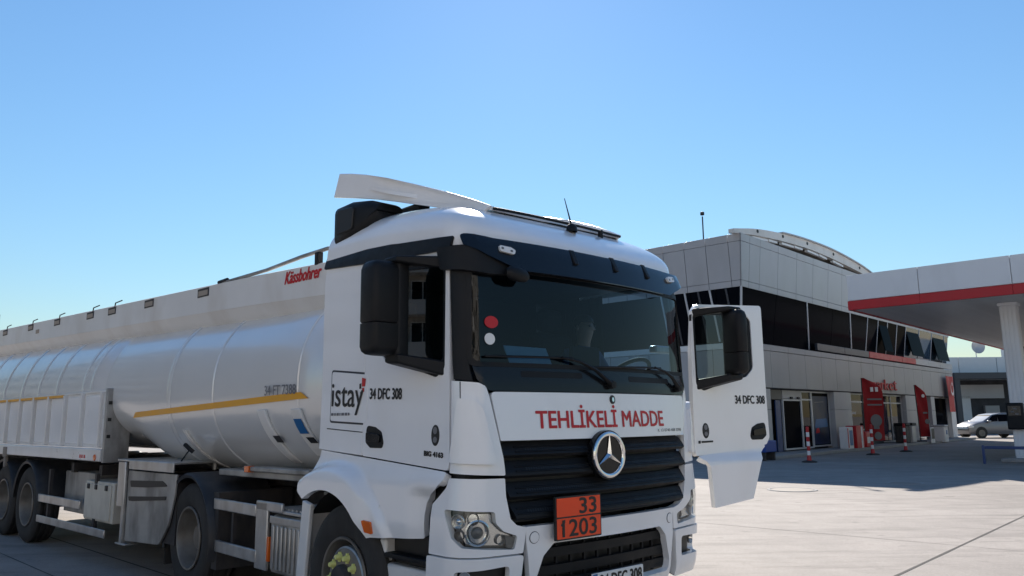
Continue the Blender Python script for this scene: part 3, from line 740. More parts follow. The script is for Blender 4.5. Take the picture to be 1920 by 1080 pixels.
# entry steps under the cover
for s in (-1, 1):
    b = MB()
    b.hexa([(.42, s * .95, .30), (1.06, s * .95, .30), (1.06, s * 1.19, .30), (.42, s * 1.19, .30), (.42, s * .95, .70), (1.06, s * .95, .70), (1.06, s * 1.19, .70), (.42, s * 1.19, .70)] if s > 0 else
           [(.42, -1.19, .30), (1.06, -1.19, .30), (1.06, -.95, .30), (.42, -.95, .30), (.42, -1.19, .70), (1.06, -1.19, .70), (1.06, -.95, .70), (.42, -.95, .70)])
    b.box(.42, .50, s * .95, s * 1.195, .70, .86)
    ste = obj('step_box', b, M['white2'], truck, bevel=.02)
    b = MB(); b.box(.52, 1.05, s * 1.0, s * 1.22, .745, .775); obj('step_tread', b, K, ste, bevel=.006)
    b = MB(); b.box(.50, 1.08, s * .90, s * 1.12, .70, 1.30); obj('step_well', b, M['ink'], ste)
    b = MB(); b.box(.56, 1.0, s * 1.19, s * 1.205, .42, .56); obj('step_opening', b, M['ink'], ste, bevel=.02)

# ------------------------------------------------------------------ roof equipment
sp = MB()
def sp_w(u): return 1.04 - .34 * sstep(.0, 1.15, u) * 1.0
sp_top = [(1.06, 3.165), (.90, 3.215), (.70, 3.275), (.45, 3.345), (.20, 3.42), (-.05, 3.505), (-.28, 3.59), (-.47, 3.665)]
sp.loft([[(u, -sp_w(u) + 2 * sp_w(u) * i / 12, z + .012 * (1 - (i / 6 - 1) ** 2)) for i in range(13)] + [(u, sp_w(u) - 2 * sp_w(u) * i / 12, z - .03) for i in range(13)] for u, z in sp_top])
spo = obj('roof_spoiler', sp, W, truck, angle=40)
for s in (-1, 1):
    b = MB(); poly = [(1.07, 3.165), (.90, 3.245), (.70, 3.33), (.45, 3.425), (.20, 3.515), (-.05, 3.595), (-.28, 3.66), (-.47, 3.705), (-.555, 3.515), (-.25, 3.445), (.10, 3.36), (.45, 3.265), (.80, 3.17), (1.02, 3.135)]
    b.prism(poly, lambda p, a: (p[0], s * (sp_w(p[0]) + a), p[1]), .0, .028); obj('end_plate', b, W, spo, bevel=.006)
b = MB(); b.tube([(1.075 + .03 * (1 - (v / .7) ** 2), v, 3.148) for v in [-.70 + 1.4 * k / 12 for k in range(13)]], .011, 8); obj('gap_shadow_strip', b, K, spo, angle=60)  # black tube painted as the shadow gap under the spoiler's front edge
b = MB(); b.tube([(1.02 + .03 * (1 - (v / .6) ** 2), v, 3.135) for v in [-.55 + 1.1 * k / 12 for k in range(13)]], .013, 8); obj('gap_shadow_strip', b, K, spo, angle=60)  # second dark line of that shadow gap, also a black tube
for v in (-.72, .72):
    b = MB(); b.box(-.02, .28, v - .05, v + .05, 3.22, 3.36); obj('spoiler_mount', b, K, truck, bevel=.02)
a = MB(); a.lathe([(.045, -.03), (.04, .01), (.025, .03), (.001, .035)], (1.20, -.02, 3.085), 'z', 14); a.tube([(1.20, -.02, 3.10), (1.14, -.03, 3.33)], .006, 6, rs=[.007, .003]); obj('antenna', a, K, truck, angle=60)
a = MB(); a.lathe([(.02, -.05), (.02, .02), (.001, .025)], (1.14, .38, 3.12), 'z', 10); obj('roof_nozzle', a, K, truck)
# black rear corner unit of the roof
for s in (-1, 1):
    mb = MB()
    def cring(u, z0, z1, v0, v1, r=.07):
        pts = []
        for (cy, cz, a0) in ((v1 - r, z1 - r, 0), (v0 + r, z1 - r, 90), (v0 + r, z0 + r, 180), (v1 - r, z0 + r, 270)):
            for k in range(5):
                q = rad(a0 + 90 * k / 4); pts.append((u, (cy + r * math.cos(q)) * -s, cz + r * math.sin(q)))
        return pts
    mb.loft([cring(.16, 3.19, 3.32, .84, 1.10), cring(.08, 3.12, 3.35, .80, 1.15), cring(-.12, 3.07, 3.375, .78, 1.178), cring(-.33, 3.03, 3.37, .78, 1.178), cring(-.37, 3.06, 3.33, .82, 1.14)])
    cb = obj('roof_corner_unit', mb, K, truck, angle=50)
    b = MB(); b.loft([[(u, -s * vv, z) for u, z in rounded([(-.31, 3.12), (-.06, 3.13), (-.04, 3.31), (-.28, 3.33)], .03)] for vv in (1.12, 1.186)]); obj('grille_panel', b, M['ink'], cb, bevel=.008)

# ------------------------------------------------------------------ cab interior
b = MB(); b.loft([[(1.40 - .12 * (v / 1.1) ** 2, v, 1.34), (1.40 - .12 * (v / 1.1) ** 2, v, 1.93), (1.15, v, 1.965), (.92, v, 1.90), (.85, v, 1.34)] for v in [-1.08 + 2.16 * k / 10 for k in range(11)]])
obj('dashboard', b, M['liner'], truck, bevel=.02)
for v, du in ((-.58, .0), (.80, .36)):
    seat = MB(); seat.box(-.02 + du, .50 + du, v - .26, v + .26, 1.60, 1.78); so_ = obj('seat', seat, M['seat'], truck, bevel=.05, seg=3)
    k = MB(); k.hexa([(-.14 + du, v - .25, 1.76), (.04 + du, v - .25, 1.76), (.04 + du, v + .25, 1.76), (-.14 + du, v + .25, 1.76), (-.30 + du, v - .23, 2.42), (-.16 + du, v - .23, 2.42), (-.16 + du, v + .23, 2.42), (-.30 + du, v + .23, 2.42)]); obj('backrest', k, M['seat'], so_, bevel=.05, seg=3)
    k = MB(); k.box(-.30 + du, -.18 + du, v - .14, v + .14, 2.44, 2.64); obj('headrest', k, M['seat'], so_, bevel=.05, seg=3)
    k = MB(); k.box(.0 + du, .45 + du, v - .18, v + .18, 1.34, 1.60); obj('seat_base', k, M['liner'], so_, bevel=.02)
    sw = None
b = MB(); b.loft([[(u, 1.10 + .025 * math.sin(u * 60), z) for u in [.0 + .52 * k / 26 for k in range(27)]] for z in (1.95, 2.75)], cap=False, closed=False); obj('added_curtain', b, M['liner'], truck, angle=80)  # dark hanging added to block bright sky through the open door side
stw = MB(); ctr = Vector((1.02, .78, 1.98)); ax = Vector((-.62, 0, .78)).normalized(); e1 = Vector((0, 1, 0)); e2 = ax.cross(e1)
pts = [ctr + .225 * (e1 * math.cos(2 * math.pi * k / 32) + e2 * math.sin(2 * math.pi * k / 32)) for k in range(33)]
stw.tube(pts, .017, 8, cap=False)
for k in range(3):
    a_ = math.pi / 2 + 2 * math.pi * k / 3; stw.tube([ctr - ax * .03, ctr + .22 * (e1 * math.cos(a_) + e2 * math.sin(a_))], .014, 6)
stw.tube([ctr, ctr - ax * .35], .03, 8); obj('steering_wheel', stw, M['liner'], truck, angle=60)

# ------------------------------------------------------------------ wheels
def wheel(kind, parent, loc, s):
    """s=-1: outer face towards -y"""
    w = thing('wheel', None, None, loc); w.parent = parent
    ty = MB(); R = .525; hw_ = .15
    prof = [(.285, -hw_ * .70), (.30, -hw_ * .86), (.36, -hw_ * 1.0), (.44, -hw_ * 1.02), (.49, -hw_ * .96), (.513, -hw_ * .84), (R, -hw_ * .74)]
    for c_ in (-.45, 0.0, .45):
        prof += [(R, hw_ * (c_ - .10)), (R - .014, hw_ * (c_ - .07)), (R - .014, hw_ * (c_ + .07)), (R, hw_ * (c_ + .10))]
    prof += [(R, hw_ * .74), (.513, hw_ * .84), (.49, hw_ * .96), (.44, hw_ * 1.02), (.36, hw_), (.30, hw_ * .86), (.285, hw_ * .70)]
    ty.lathe(prof + [prof[0]], axis='y', seg=64)
    obj('tyre', ty, M['rubber'], w, angle=30)
    o = s * hw_
    rm_ = MB()
    if kind == 'front':
        rm_.lathe([(.305, .95 * o), (.30, 1.02 * o), (.285, 1.0 * o), (.275, .80 * o), (.268, .20 * o), (.255, -.10 * o), (.238, -.10 * o), (.232, .55 * o), (.225, .82 * o), (.20, .93 * o), (.11, .95 * o), (.105, .90 * o)], axis='y', seg=48)
        rim_ = obj('rim', rm_, M['steel'], w, angle=35)
        h = MB(); h.lathe([(.222, .84 * o), (.235, .80 * o), (.238, .40 * o), (.236, -.05 * o)], axis='y', seg=40); obj('rim_collar', h, M['brake'], rim_)
        h = MB(); h.lathe([(.115, .90 * o), (.112, 1.18 * o), (.10, 1.30 * o), (.06, 1.34 * o), (.001, 1.34 * o)], axis='y', seg=32); obj('hub', h, M['chassis'], w, angle=35)
        nn, rr, base, hh, mm = 10, .1675, .93, .30, M['nut']
    else:
        rm_.lathe([(.305, .95 * o), (.30, 1.02 * o), (.285, 1.0 * o), (.275, .75 * o), (.262, .10 * o), (.25, -.25 * o), (.225, -.42 * o), (.12, -.50 * o)], axis='y', seg=48)
        rim_ = obj('rim', rm_, M['steel'], w, angle=35)
        h = MB(); h.lathe([(.13, -.50 * o), (.125, .20 * o), (.11, .34 * o), (.05, .38 * o), (.001, .38 * o)], axis='y', seg=32); obj('hub', h, M['steel'], w, angle=35)
        nn, rr, base, hh, mm = 10, .1675, -.47, .22, M['steel']
    for k in range(nn):
        a_ = 2 * math.pi * k / nn; n_ = MB()
        n_.lathe([(.027 if kind == 'front' else .020, base * o), (.022, (base + hh * .6) * o), (.016, (base + hh) * o), (.001, (base + hh) * o)], (rr * math.cos(a_), 0, rr * math.sin(a_)), 'y', 8)
        if kind == 'front': n_.box(rr * math.cos(a_) - .008 , rr * math.cos(a_) + .008, base * o, (base + .12) * o, rr * math.sin(a_) - .034, rr * math.sin(a_) + .034)
        obj('wheel_nut', n_, mm, rim_ if kind != 'front' else w, angle=40)
    return w
for s in (-1, 1):
    wheel('front', truck, (.02, s * 1.085, .525), s)
    wheel('rear', truck, (-2.96, s * 1.075, .525), s)
    inner = MB(); inner.lathe([(.29, -.14), (.47, -.15), (.525, -.11), (.525, .11), (.47, .15), (.29, .14)], (-2.96, s * .74, .525), 'y', 40); obj('tyre', inner, M['rubber'], truck)
b = MB(); b.lathe([(.001, -.9), (.09, -.9), (.09, .9), (.001, .9)], (-2.96, 0, .525), 'y', 16); b.lathe([(.22, -.22), (.22, .22)], (-2.96, 0, .525), 'y', 16)
b.lathe([(.07, -.95), (.07, .95)], (.02, 0, .50), 'y', 12)
for s in (-1, 1): b.box(-3.9, 1.1, s * .38 - .04, s * .38 + .04, .72, .98)
b.box(-.3, 1.2, -.45, .45, .75, 1.28); b.box(-3.95, -3.85, -.45, .45, .72, .98)
obj('chassis', b, M['chassis'], truck, bevel=.01)
# wheel wells
for s in (-1, 1):
    b = MB(); arc = [(-.12 + .60 * math.cos(rad(q)), .55 + .60 * math.sin(rad(q))) for q in range(0, 181, 10)]
    b.loft([[(p[0], s * v, p[1]) for p in arc] for v in (1.17, .60)], cap=False, closed=False); b.box(-.75, .55, s * .58, s * .60, .5, 1.2)
    obj('wheel_well', b, M['ink'], truck)
# rear mudguards
def guard(parent, c, r, v0, v1, a0, a1, ext=0.0, name='mudguard'):
    b = MB(); n = 20; arc = [(c[0] + r * math.cos(rad(a0 + (a1 - a0) * k / n)), c[1] + r * math.sin(rad(a0 + (a1 - a0) * k / n))) for k in range(n + 1)]
    arc2 = [(c[0] + (r - .02) * math.cos(rad(a0 + (a1 - a0) * k / n)), c[1] + (r - .02) * math.sin(rad(a0 + (a1 - a0) * k / n))) for k in range(n + 1)]
    lip = [(c[0] + (r - .05) * math.cos(rad(a0 + (a1 - a0) * k / n)), c[1] + (r - .05) * math.sin(rad(a0 + (a1 - a0) * k / n))) for k in range(n + 1)]
    sg = 1 if v1 > v0 else -1
    rows = [[(p[0], v0, p[1]) for p in lip], [(p[0], v0 - .012 * sg, p[1]) for p in arc2], [(p[0], v0 + .02 * sg, p[1]) for p in arc], [(p[0], v1, p[1]) for p in arc], [(p[0], v1, p[1]) for p in arc2], [(p[0], v0 + .03 * sg, p[1]) for p in arc2], [(p[0], v0, p[1]) for p in lip]]
    b.loft(rows, cap=False, closed=False)
    return obj(name, b, M['mudguard'], parent, angle=40)
for s in (-1, 1):
    guard(truck, (-2.96, .53), .63, s * 1.25, s * .58, -15, 195)
    b = MB(); b.box(-3.60, -3.58, s * .62, s * 1.22, .20, .50); obj('mud_flap', b, M['rubber'], truck)
    b = MB(); b.box(-2.42, -2.30, s * .45, s * 1.20, .30, 1.0); obj('guard_bracket', b, M['chassis'], truck)
# side guard, tank, step plates (right), simple left counterpart
for s in (-1, 1):
    b = MB(); b.box(-2.40, -1.50, s * 1.21, s * 1.18, .845, .945); gr1 = obj('side_guard_rail', b, M['alu'], truck, bevel=.008)
    b = MB(); b.box(-2.41, -1.46, s * 1.21, s * 1.18, .465, .57); obj('side_guard_rail', b, M['alu'], truck, bevel=.008)
    b = MB(); b.box(-1.50, -1.28, s * 1.205, s * 1.175, .42, .975); b.box(-1.50, -1.02, s * 1.205, s * 1.175, .905, .985); obj('side_guard_post', b, M['alu'], truck, bevel=.01)
    b = MB(); b.box(-2.06, -2.02, s * 1.175, s * 1.14, .46, .945); b.box(-2.06, -2.02, s * 1.14, s * .42, .80, .86); b.box(-1.40, -1.36, s * 1.14, s * .42, .80, .86); obj('guard_bracket', b, M['chassis'], truck)
    # ribbed tank
    tk = MB(); sec = rounded([(s * 1.19, .41), (s * 1.19, .885), (s * .62, .885), (s * .62, .41)], .06)
    tk.loft([[(u, p[0], p[1]) for p in sec] for u in (-1.235, -.685)]); t_ = obj('fuel_tank', tk, M['alu_dirty'], truck, bevel=.012, angle=40)
    for k in range(7):
        u = -1.165 + k * .072; r_ = MB(); r_.box(u - .016, u + .016, s * 1.188, s * 1.206, .455, .80); obj('tank_rib', r_, M['alu'], t_, bevel=.006)
    r_ = MB(); r_.box(-1.24, -.68, s * 1.186, s * 1.20, .815, .875); obj('tank_band', r_, M['alu'], t_, bevel=.006)
    r_ = MB(); r_.box(-1.235, -.68, s * 1.19, s * .66, .90, .925); sp_ = obj('catwalk_plate', r_, M['alu'], truck, bevel=.004)
    for k in range(8):
        u = -1.20 + k * .067; r_ = MB(); r_.hexa([(u, s * 1.16, .926), (u + .035, s * 1.16, .926), (u + .035, s * .70, .926), (u, s * .70, .926), (u + .006, s * 1.16, .942), (u + .029, s * 1.16, .942), (u + .029, s * .70, .942), (u + .006, s * .70, .942)]); obj('tread_bar', r_, M['alu'], sp_)
    b = MB(); b.hexa([(-.70, -1.235, .38), (-.565, -1.235, .38), (-.565, -1.20, .38), (-.70, -1.20, .38), (-.60, -1.245, 1.045), (-.47, -1.245, 1.02), (-.47, -1.205, 1.02), (-.60, -1.205, 1.045)]) if s < 0 else b.hexa([(-.70, 1.20, .38), (-.565, 1.20, .38), (-.565, 1.235, .38), (-.70, 1.235, .38), (-.60, 1.205, 1.045), (-.47, 1.205, 1.02), (-.47, 1.245, 1.02), (-.60, 1.245, 1.045)])
    b.box(-.60, -.58, s * .62, s * 1.21, .38, 1.0)
    obj('wheel_flap', b, M['white2'], truck, bevel=.01)
    b = MB(); b.box(-1.275, -1.245, s * 1.205, s * 1.15, .50, .70); obj('side_marker', b, M['amber'], truck, bevel=.005)
# things between cab and trailer: fifth wheel, hoses, deck plate
b = MB(); b.box(-3.0, -2.1, -.42, .42, 1.0, 1.06); b.lathe([(.001, 0), (.42, 0), (.42, .05), (.001, .05)], (-2.55, 0, 1.065), 'z', 28); obj('fifth_wheel', b, M['chassis'], truck, bevel=.01)
b = MB(); b.box(-1.5, -.5, -.55, .55, .985, 1.01); obj('catwalk_plate', b, M['alu_dirty'], truck)
for i, v in enumerate((-.35, -.2, .05, .2)):
    b = MB(); pts = [(-.47, v, 1.65 + .05 * i)] + [(-.47 - .9 * k / 8, v + .10 * math.sin(k), 1.65 - .75 * math.sin(math.pi * k / 8) * (.8 + .1 * i) + .0 * k) for k in range(1, 9)]
    b.tube(pts, .018, 8); obj('air_hose', b, [M['redink'], M['ink'], M['bluebright'], M['ink']][i], truck, angle=60)

# ------------------------------------------------------------------ tank trailer
trl = thing('tank_trailer', 'white tank semi trailer with orange stripe and ribbed side box behind the cab', 'trailer', (-2.0588, 8.6401, 0), rad(-43.5))
def tank_sec(u):
    """half width, bottom, top of the vessel at u"""
    k = max(0.0, min(1.0, (1.98 - u) / .52)); e = math.sqrt(max(0.0, 1 - (1 - k) ** 2)) * .55 + .45 * k ** .5 if k < 1 else 1.0
    rise = .026 * max(0, -u + .2)
    zt = 2.93 + rise; zb = 1.06 + .26 * sstep(-1.7, -2.5, u) + .0 * u
    if k < 1:
        zt = 2.0 + (zt - 2.0) * (.62 + .38 * e); zb = 1.93 + (zb - 1.93) * (.60 + .40 * e); return 1.20 * (.66 + .34 * e), zb, zt
    return 1.20 + (.012 if u < -3.02 else 0), zb, zt
def tank_pt(u, a, off=0.0):
    hw, zb, zt = tank_sec(u); zc = 1.96; n = 2.25
    c, s_ = math.cos(a), math.sin(a)
    y = math.copysign(abs(c) ** (2 / n), c) * (hw + off)
    h = (zt - zc) if s_ > 0 else (zc - zb)
    return Vector((u, y, zc + math.copysign(abs(s_) ** (2 / n), s_) * (h + off)))
us = [1.98, 1.975, 1.96, 1.93, 1.89, 1.83, 1.76, 1.68, 1.58, 1.46, 1.0, .6, 0, -.6, -1.2, -1.7, -1.9, -2.1, -2.3, -2.5, -2.9, -3.01, -3.03, -3.6, -4.4, -5.2, -6, -7, -8, -9, -10, -10.6]
tb = MB(); NS = 72
tb.loft([[tank_pt(u, 2 * math.pi * k / NS) for k in range(NS)] for u in us])
tank = obj('tank', tb, M['tank'], trl, angle=35)
# weld bands round the vessel
for u, w in ((1.44, .02), (-.12, .03), (-1.12, .045), (-3.42, .05), (-3.72, .04), (-4.75, .06), (-5.55, .04), (-6.35, .06), (-7.3, .05), (-8.3, .05)):
    b = MB(); A = [rad(100 + 160 * k / 40) for k in range(41)]
    b.loft([[tank_pt(u + du, -a if False else a, o) for a in A] for du, o in ((-w, .001), (-w * .5, .010), (w * .5, .010), (w, .001))], cap=False, closed=False)
    A = [rad(-80 + 160 * k / 40) for k in range(41)]
    b.loft([[tank_pt(u + du, a, o) for a in A] for du, o in ((-w, .001), (-w * .5, .010), (w * .5, .010), (w, .001))], cap=False, closed=False)
    obj('weld_band', b, M['tank'], tank, angle=25)
def side_at(u, z, off=0.0):
    hw, zb, zt = tank_sec(u); zc = 1.96; n = 2.25
    h = (zt - zc) if z > zc else (zc - zb); q = min(1, abs(z - zc) / h)
    return Vector((u, -(hw + off) * (1 - q ** n) ** (1 / n), z))
tk_map = lambda u, z, o: side_at(u, z, o)
sl_ = lambda u: 1.735 + .035 * (u + 2.1)
patch('stripe', [(-2.12, sl_(-2.12) - .02), (1.58, sl_(1.58) - .02), (1.50, sl_(1.5) + .038), (-2.0, sl_(-2.0) + .038)], tk_map, M['orange_stripe'], tank, step=(.12, .05), thick=.002, off=.013, bevel=0)
lettering('34 FT 7388', .52, .085, lambda x, y, o: tk_map(.92 + x, 1.885 + y, o), M['greyink'], tank, off=.016, step=(.08, .05), bold=.002)
# walkway coaming on top
def rise(u): return 3.095 + (.0245 * (.2 - u) if u < .2 else -.035 * (u - .2))
subd = [(-10.6 + 12.1 * k / 16, -.98) for k in range(17)] + [(1.80, -.74), (1.80, .74)] + [(1.50 - 12.1 * k / 16, .98) for k in range(17)]
cm = MB()
cm.loft([[(u, v, rise(u) - .29) for u, v in subd], [(u, v, rise(u)) for u, v in subd], [(u, v * .972, rise(u) + .012) for u, v in subd], [(u, v * .94, rise(u)) for u, v in subd], [(u, v * .94, rise(u) - .16) for u, v in subd]], cap=False)
cm.bm.faces.new([cm.bm.verts.new((u, v * .94, rise(u) - .16)) for u, v in subd])
coam = obj('walkway_coaming', cm, M['coaming'], trl, angle=30)
sk = MB()
for s in (-1, 1):
    rows = []
    for d in range(17):
        u = 1.50 - 12.1 * d / 16
        rows.append([(u, s * .978, rise(u) - .288), (u, s * .93, rise(u) - .36), (u, s * .88, rise(u) - .43), (u, s * .80, rise(u) - .47)])
    sk.loft(rows, cap=False, closed=False)
obj('coaming_skirt', sk, M['coaming'], coam, angle=50)
f = MB(); f.loft([[(1.50, -.978, 2.762), (1.80, -.74, 2.752), (1.80, .74, 2.752), (1.50, .978, 2.762)], [(1.30, -.80, 2.58), (1.45, -.60, 2.50), (1.45, .60, 2.50), (1.30, .80, 2.58)]], cap=False, closed=False)
obj('coaming_front', f, M['coaming'], coam)
for u in (-.90, -2.35, -3.55, -4.35, -5.75, -7.05, -8.5):
    z = rise(u) - .01
    b = MB(); b.box(u - .13, u + .13, -.986, -.97, z - .10, z - .005); v_ = obj('drain_box', b, M['chassis'], coam)
    b = MB(); b.box(u - .11, u + .11, -.988, -.98, z - .085, z - .03); obj('drain_plate', b, M['truss_under'], v_)
    if u < -3: 
        b = MB(); b.tube([(u + .08, -.98, z - .03), (u + .10, -.98, z + .045), (u + .32, -.98, z + .055)], .008, 6); obj('drain_hook', b, K, v_)
b = MB(); b.box(-6.75, -6.60, -.988, -.97, rise(-6.7) - .18, rise(-6.7) - .12); obj('drain_plate', b, M['truss_under'], coam)
b = MB(); b.box(-9.05, -9.03, -.98, -.96, 3.25, 3.62); obj('vent_pole', b, K, coam)
b = MB(); b.tube([(-.50, -.95, rise(-.5) + .01), (.4, -.95, 3.135), (1.05, -.95, 3.175), (1.45, -.94, 3.19), (1.70, -.80, 3.17), (1.74, -.60, 3.16)], .020, 8); hr = obj('handrail', b, M['alu_dirty'], trl, angle=60)
b = MB(); b.box(1.30, 1.36, -.985, -.93, 3.05, 3.17); obj('rail_post', b, K, hr, bevel=.006)
b = MB(); b.tube([(-.6, -.95, rise(-.6) + .02), (-.42, -.95, rise(-.5) + .03)], .025, 8); obj('rail_clamp', b, K, hr)
nm = lettering('Kässbohrer', .62, .115, lambda x, y, o: Vector((.80 + x, -.98 - o, 2.935 + y - .012 * x)), M['redink'], coam, off=.004, step=(0, 0), shear=.35, bold=.006)
# support gussets on the belly and skid plate
for (ut, zt_, ub, zb_, w) in ((-.83, 1.58, -.75, 1.17, .03), (.85, 1.76, .96, 1.28, .07), (1.42, 1.76, 1.50, 1.36, .07)):
    b = MB()
    rows = []
    for k in range(9):
        u = ut + (ub - ut) * k / 8; z = zt_ + (zb_ - zt_) * k / 8
        rows.append([side_at(u - w, z, .0), side_at(u - w, z, .03), side_at(u + w, z, .03), side_at(u + w, z, .0)])
    b.loft(rows); obj('support_gusset', b, M['coaming'], trl, bevel=.008)
patch('sign_plate', [(1.415, 1.55), (1.52, 1.55), (1.49, 1.675), (1.385, 1.675)], tk_map, M['blueink'], tank, thick=.004, off=.04, bevel=0)
patch('sign_plate', [(1.49, 1.47), (1.57, 1.47), (1.55, 1.52), (1.47, 1.52)], tk_map, M['ink'], tank, thick=.004, off=.04, bevel=0)
patch('sign_plate', [(.95, 1.47), (1.06, 1.47), (1.04, 1.53), (.93, 1.53)], tk_map, M['chassis'], tank, thick=.004, off=.035, bevel=0)
b = MB(); b.box(-.2, 1.55, -1.05, 1.05, 1.14, 1.20); b.box(.5, 1.50, -1.10, -.95, 1.20, 1.245); skid = obj('skid_plate', b, M['alu_dirty'], trl, bevel=.01)
b = MB(); b.box(.42, .50, -1.115, -1.05, 1.19, 1.25); obj('side_marker', b, M['amber'], skid, bevel=.006)
b = MB(); b.tube([(-.90, -.75, 1.15), (-.90, -.75, 1.42)], .022, 8); obj('stand_pipe', b, M['alu'], trl)
b = MB(); b.tube([(-.84, -1.12, 1.43), (-.78, -1.09, 1.38), (-.76, -1.06, 1.35)], .022, 6); b.tube([(-.80, -1.08, 1.38), (-1.05, -1.06, 1.24)], .008, 6); obj('valve', b, K, trl)
# chassis beams
b = MB()
for v in (-.52, .52): b.box(-10.5, -.4, v - .07, v + .07, .86, 1.16)
for u in (-1.2, -2.2, -3.2, -4.2, -6.2, -7.3, -8.6, -10.2): b.box(u - .05, u + .05, -1.1, 1.1, 1.02, 1.14)
for u in (-5.62, -6.80, -8.0): b.box(u - .07, u + .07, -1.0, 1.0, .46, .60); b.box(u - .2, u + .2, -.6, -.45, .5, .9); b.box(u - .2, u + .2, .45, .6, .5, .9)
tag(obj('trailer_chassis', b, M['chassis'], trl, bevel=.0), None)
for u in (-4.0, -3.0): b = MB(); b.lathe([(.001, -.8), (.20, -.78), (.22, -.7), (.22, .7), (.20, .78), (.001, .8)], (u, 0, .72), 'y', 20); obj('added_air_tank', b, M['chassis'], trl)  # cylinders added to darken the bright gap under the tank
b = MB(); b.lathe([(.05, -.10), (.26, -.12), (.34, -.14), (.47, -.14), (.52, -.09), (.52, .09), (.47, .14), (.34, .14), (.26, .12), (.05, .10)], (-4.0, .15, .33), 'z', 36); obj('added_spare_wheel', b, M['rubber'], trl)  # tyre added to block sunlit ground seen below the chassis
b = MB(); b.box(-5.0, -2.3, .95, 1.02, .12, 1.2); obj('added_skirt', b, M['chassis'], trl)  # dark panel added to hide bright ground beyond the trailer
for i, u in enumerate((-5.62, -6.80, -8.0)):
    for s in (-1, 1):
        wheel('rear', trl, (u, s * 1.075, .53), s)
        guard(trl, (u, .55), .60, s * 1.25, s * .80, 5, 175)
